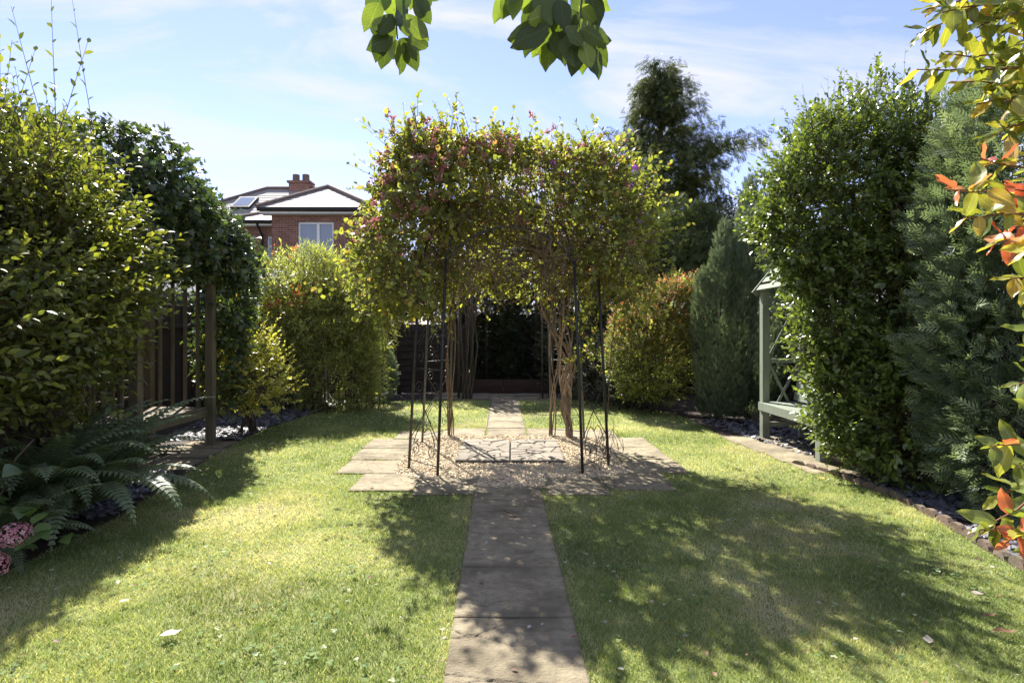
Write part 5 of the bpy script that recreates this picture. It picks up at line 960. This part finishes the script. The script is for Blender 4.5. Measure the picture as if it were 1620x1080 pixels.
for q_, (x, y, Yd) in enumerate([(1760, -20, 1.5), (1740, 70, 1.62), (1770, 150, 1.5), (1750, 250, 1.6), (1770, 360, 1.5), (1750, 470, 1.55), (1770, 600, 1.5), (1750, 730, 1.5), (1770, 850, 1.5)]):
    e = P(x, y, Yd); zz = max(.25, min(2.2, e.z - random.uniform(.25, .5))); f = zz / 2.4; MB().tube(bend_path(Vector((1.93 - .30 * f, 1.75 - .25 * f, zz)), e, 5, .03, .04), .012, .006, 7).build('branch', M['bark'], ph_, True); NODES.append(e)
for k, (x, y, Yd) in enumerate(TIPS):
    tp = P(x, y, Yd); root = min(NODES, key=lambda c_: (c_ - tp).length); pts = bend_path(root, tp, 8, .025, .02); MB().tube(pts, .0045, .0016, 6).build('twig', M['redtwig'], ph_, True)
    ax = (pts[-1] - pts[-3]).normalized(); u = ax.orthogonal().normalized(); v = ax.cross(u); red = k in (14, 16, 20, 32) or (y > 240 and y < 420 and random.random() < .15); nl = random.choice((6, 7, 8)) if x < 1680 else 7
    for i in range(nl):
        a = i * 2.4 + random.random() * .5; b = i / nl; an = math.radians(95 - 60 * b + random.uniform(-18, 18)); dv = (ax * math.cos(an) + (u * math.cos(a) + v * math.sin(a)) * math.sin(an)).normalized() + Vector((0, 0, random.uniform(-.25, .25)))
        q = pts[-1] - ax * (.11 * (1 - b)); Pp.append(q); Dd.append(dv); Nn.append(Vector((random.gauss(0, .4), random.gauss(-.35, .4), .8)) + ax * .3); Ss.append(.084 * random.uniform(.6, 1.15) * (1.05 - .35 * b)); Mi.append(1 if (red and b > .3) or random.random() < .03 else 0); Rr.append(random.random() if y < 500 else random.random() * .6)
    for i in range(9 if y < 260 else 5):
        q = pts[random.choice((2, 3, 4, 5, 6, 7))]; Pp.append(q); Dd.append(Vector((random.gauss(-.4, .6), random.gauss(-.2, .6), random.gauss(0, .5)))); Nn.append(Vector((random.gauss(0, .4), random.gauss(0, .4), 1))); Ss.append(.075 * random.uniform(.6, 1.05)); Mi.append(0); Rr.append(random.random() * .8)
scatter_leaves(ph_, 'foliage', T_big(.235, .16, .06, .05), np.array(Pp), np.array(Dd), np.array(Nn), np.array(Ss), np.array(Rr), [M['phot_g'], M['phot_r']], np.array(Mi), 600)
# ---- tree whose twigs hang in at the top
ot = thing('fruit_tree', 'tree whose leafy twigs dangle in at the top of the view', 'tree', (2.9, -1.4, 0))
l0 = Vector((1.6, .8, 2.75)); l1 = P(905, -170, 1.5); l2 = P(640, -190, 1.5)
MB().tube([(2.9, -1.4, 0), (2.8, -1.3, 1.4), (2.5, -.6, 2.4), l0], .11, .05, 10).build('trunk', M['bark'], ot, True)
MB().tube([l0, Vector((.8, 1.3, 2.85)), l1, Vector((-.1, 1.55, 2.62)), l2], .035, .007, 8).build('limb', M['bark'], ot, True)
Pp = []; Dd = []; Nn = []; Ss = []; Rr = []
def hang(start, pts_px, Y, leaves, size):
    pts = [start] + [P(a, b, Y + random.uniform(-.03, .03)) for a, b in pts_px]; MB().tube(pts, .004, .0018, 6).build('twig', M['bark'], ot, True)
    for (x, y, ang) in leaves:
        q = P(x, y, Y + random.uniform(-.10, .10)); a = math.radians(ang); dv = Vector((math.sin(a), random.uniform(-.45, .45), -math.cos(a))); Pp.append(q); Dd.append(dv); Nn.append(Vector((random.gauss(0, .45), -1 if random.random() < .6 else 1, random.uniform(.1, .9)))); Ss.append(size * random.uniform(.8, 1.2)); Rr.append(random.random())
hang(l2, [(632, -60), (628, 0), (627, 40), (629, 62)], 1.45, [(618, -5, -40), (600, 5, -20), (628, 10, 20), (622, 22, -30), (612, 30, 5), (640, 22, 40), (630, 38, 60), (606, 45, -10), (622, 58, -60), (632, 62, 45), (640, 60, 20), (615, 62, -20), (634, 66, 5), (625, 62, 0), (645, 58, 55), (588, -10, 10), (655, -8, 30), (640, -15, 0), (605, -18, 30), (596, 24, 10)], .078)
hang(l2.lerp(l1, .2), [(668, -50), (672, -15)], 1.5, [(670, -22, 5), (676, -20, 40), (662, -26, -30)], .075)
hang(l1, [(902, -80), (898, -20), (890, 20), (882, 40)], 1.5, [(866, -10, -50), (850, 5, -30), (845, -18, -70), (878, 5, -25), (884, 0, 15), (905, -6, 40), (918, -18, 60), (860, 14, -10), (872, 20, -60), (880, 22, 10), (893, 20, 0), (904, 14, 30), (915, 10, 60), (868, 40, -65), (872, 42, -35), (880, 44, -5), (888, 40, 15), (896, 42, 40), (866, 50, -80), (872, 66, -10), (900, 50, 5), (878, 50, 20), (862, 30, -30), (844, 20, 10), (830, -10, 0), (818, -14, -20), (935, -5, 10), (940, -22, 40), (890, -10, -10), (874, -14, 20), (856, -22, 10), (924, 0, -10), (912, 30, 20)], .092)
hang(l1.lerp(l0, .12), [(925, -40), (918, 20), (925, 60), (930, 72)], 1.45, [(918, 30, 30), (922, 45, 55), (928, 62, 70), (924, 66, 10), (930, 74, 25), (918, 66, -20), (920, 22, -30), (926, 74, -5), (934, 60, 40), (915, 52, -15)], .085)
hang(l1.lerp(l2, .25), [(860, -60), (835, -25)], 1.5, [(825, -30, -20), (812, -24, 5), (832, -20, 20), (810, -18, -30), (838, -30, 50)], .085)
for i in range(70):
    t_ = random.random(); q = l2.lerp(l1, t_ * 1.3) + Vector((random.gauss(0, .12), random.gauss(0, .15), random.uniform(.0, .25))); Pp.append(q); Dd.append(Vector((random.gauss(0, 1), random.gauss(0, 1), random.gauss(-.3, .6)))); Nn.append(Vector((random.gauss(0, .4), random.gauss(0, .4), 1))); Ss.append(.085 * random.uniform(.7, 1.1)); Rr.append(random.random())
scatter_leaves(ot, 'foliage', T_big(.29, .2, .05, .06), np.array(Pp), np.array(Dd), np.array(Nn), np.array(Ss), np.array(Rr), M['branchleaf'], None, 300)

# ================================================================ small things on the lawn and bed
def leaf_on(x, y, L_, az, rn, lb, w=.3):
    Y = EYE * F / (y - HZ); X = (x - 810) / F * Y; TV, TF = T_ovate(w, -.12); c, s_ = math.cos(az), math.sin(az); V = [(X + L_ * (a * c - b * s_), Y + L_ * (a * s_ + b * c), .028 + L_ * h * 1.3 + .004) for a, b, h in TV]
    o = part('fallen_leaf', V, TF, M['dry'], None, None, True, np.full(len(V), rn)); setp(o, lb, 'leaf')
leaf_on(252, 1016, .09, -1.2, .98, 'large pale curled leaf lying on the sunny grass at lower left'); leaf_on(188, 962, .05, -.9, .9, 'small pale leaf at the edge of the left shadow'); leaf_on(1556, 948, .075, 1.6, .86, 'grey-green leaf lying on the shaded grass at lower right')
leaf_on(1470, 1028, .06, -.5, .9, 'pale upturned leaf standing in the grass at lower right', .34); leaf_on(1568, 1008, .10, -1.75, .2, 'long brown leaf on the grass by the lower right corner', .17); leaf_on(1555, 984, .065, -1.5, .3, 'small russet leaf just above the long brown leaf', .2)
def flower_at(x, y, z, lb, r=.022):
    Y = (EYE - z) * F / (y - HZ); X = (x - 810) / F * Y; mb = MB()
    for k in range(11): a = k * 6.283 / 11; ax = Vector((math.cos(a), math.sin(a), .35)); sd = Vector((-math.sin(a), math.cos(a), 0)); c = Vector((X, Y, z)); mb.add([c, c + ax * r * .6 + sd * r * .22, c + ax * r, c + ax * r * .6 - sd * r * .22], [(0, 1, 2, 3)], random.random())
    t = thing('small_flower', lb, 'flower', (X, Y, 0)); mb.build('petals', M['orange'], t); MB().tube([(X, Y, 0), (X, Y, z)], .002, n=4).build('stem', M['twig'], t)
flower_at(1300, 757, .03, 'orange flower in the grass near the right paving', .03); flower_at(435, 813, .03, 'tiny orange flower in the sunny grass on the left', .018); flower_at(1403, 720, .28, 'yellow flower low in the bed under the glossy shrub', .03)
tw = MB().tube([P(797, 783, 4.35) + Vector((0, 0, 0)), P(812, 790, 4.28), P(820, 793, 4.24)], .006, .003, 5)
zmin = min(v[2] for v in tw.V); tw.V = [(a, b, c - zmin + .02) for a, b, c in tw.V]; setp(tw.build('fallen_twig', M['twig'], None, True), 'short dark twig lying on the path just before the gravel', 'twig')

# leaf litter
n = 420; p = np.stack([rng.uniform(-3, 3, n), 1.8 + 5.5 * rng.random(n) ** 1.2], 1); ok = inside(p, LP); p = p[ok]; n = len(p); pp = np.stack([p[:, 0], p[:, 1], rng.uniform(.02, .036, n)], 1); a = rng.random(n) * 6.28
setp(scatter_leaves(None, 'leaf_litter', T_mid(.3), pp, np.stack([np.cos(a), np.sin(a), rng.normal(size=n) * .25], 1), np.stack([rng.normal(size=n) * .4, rng.normal(size=n) * .4, np.ones(n)], 1), rng.uniform(.012, .032, n), np.where(rng.random(n) < .5, rng.uniform(.7, 1, n), rng.uniform(0, .6, n)), M['dry']), 'scattered bits of dry leaf caught in the lawn', 'leaf litter')
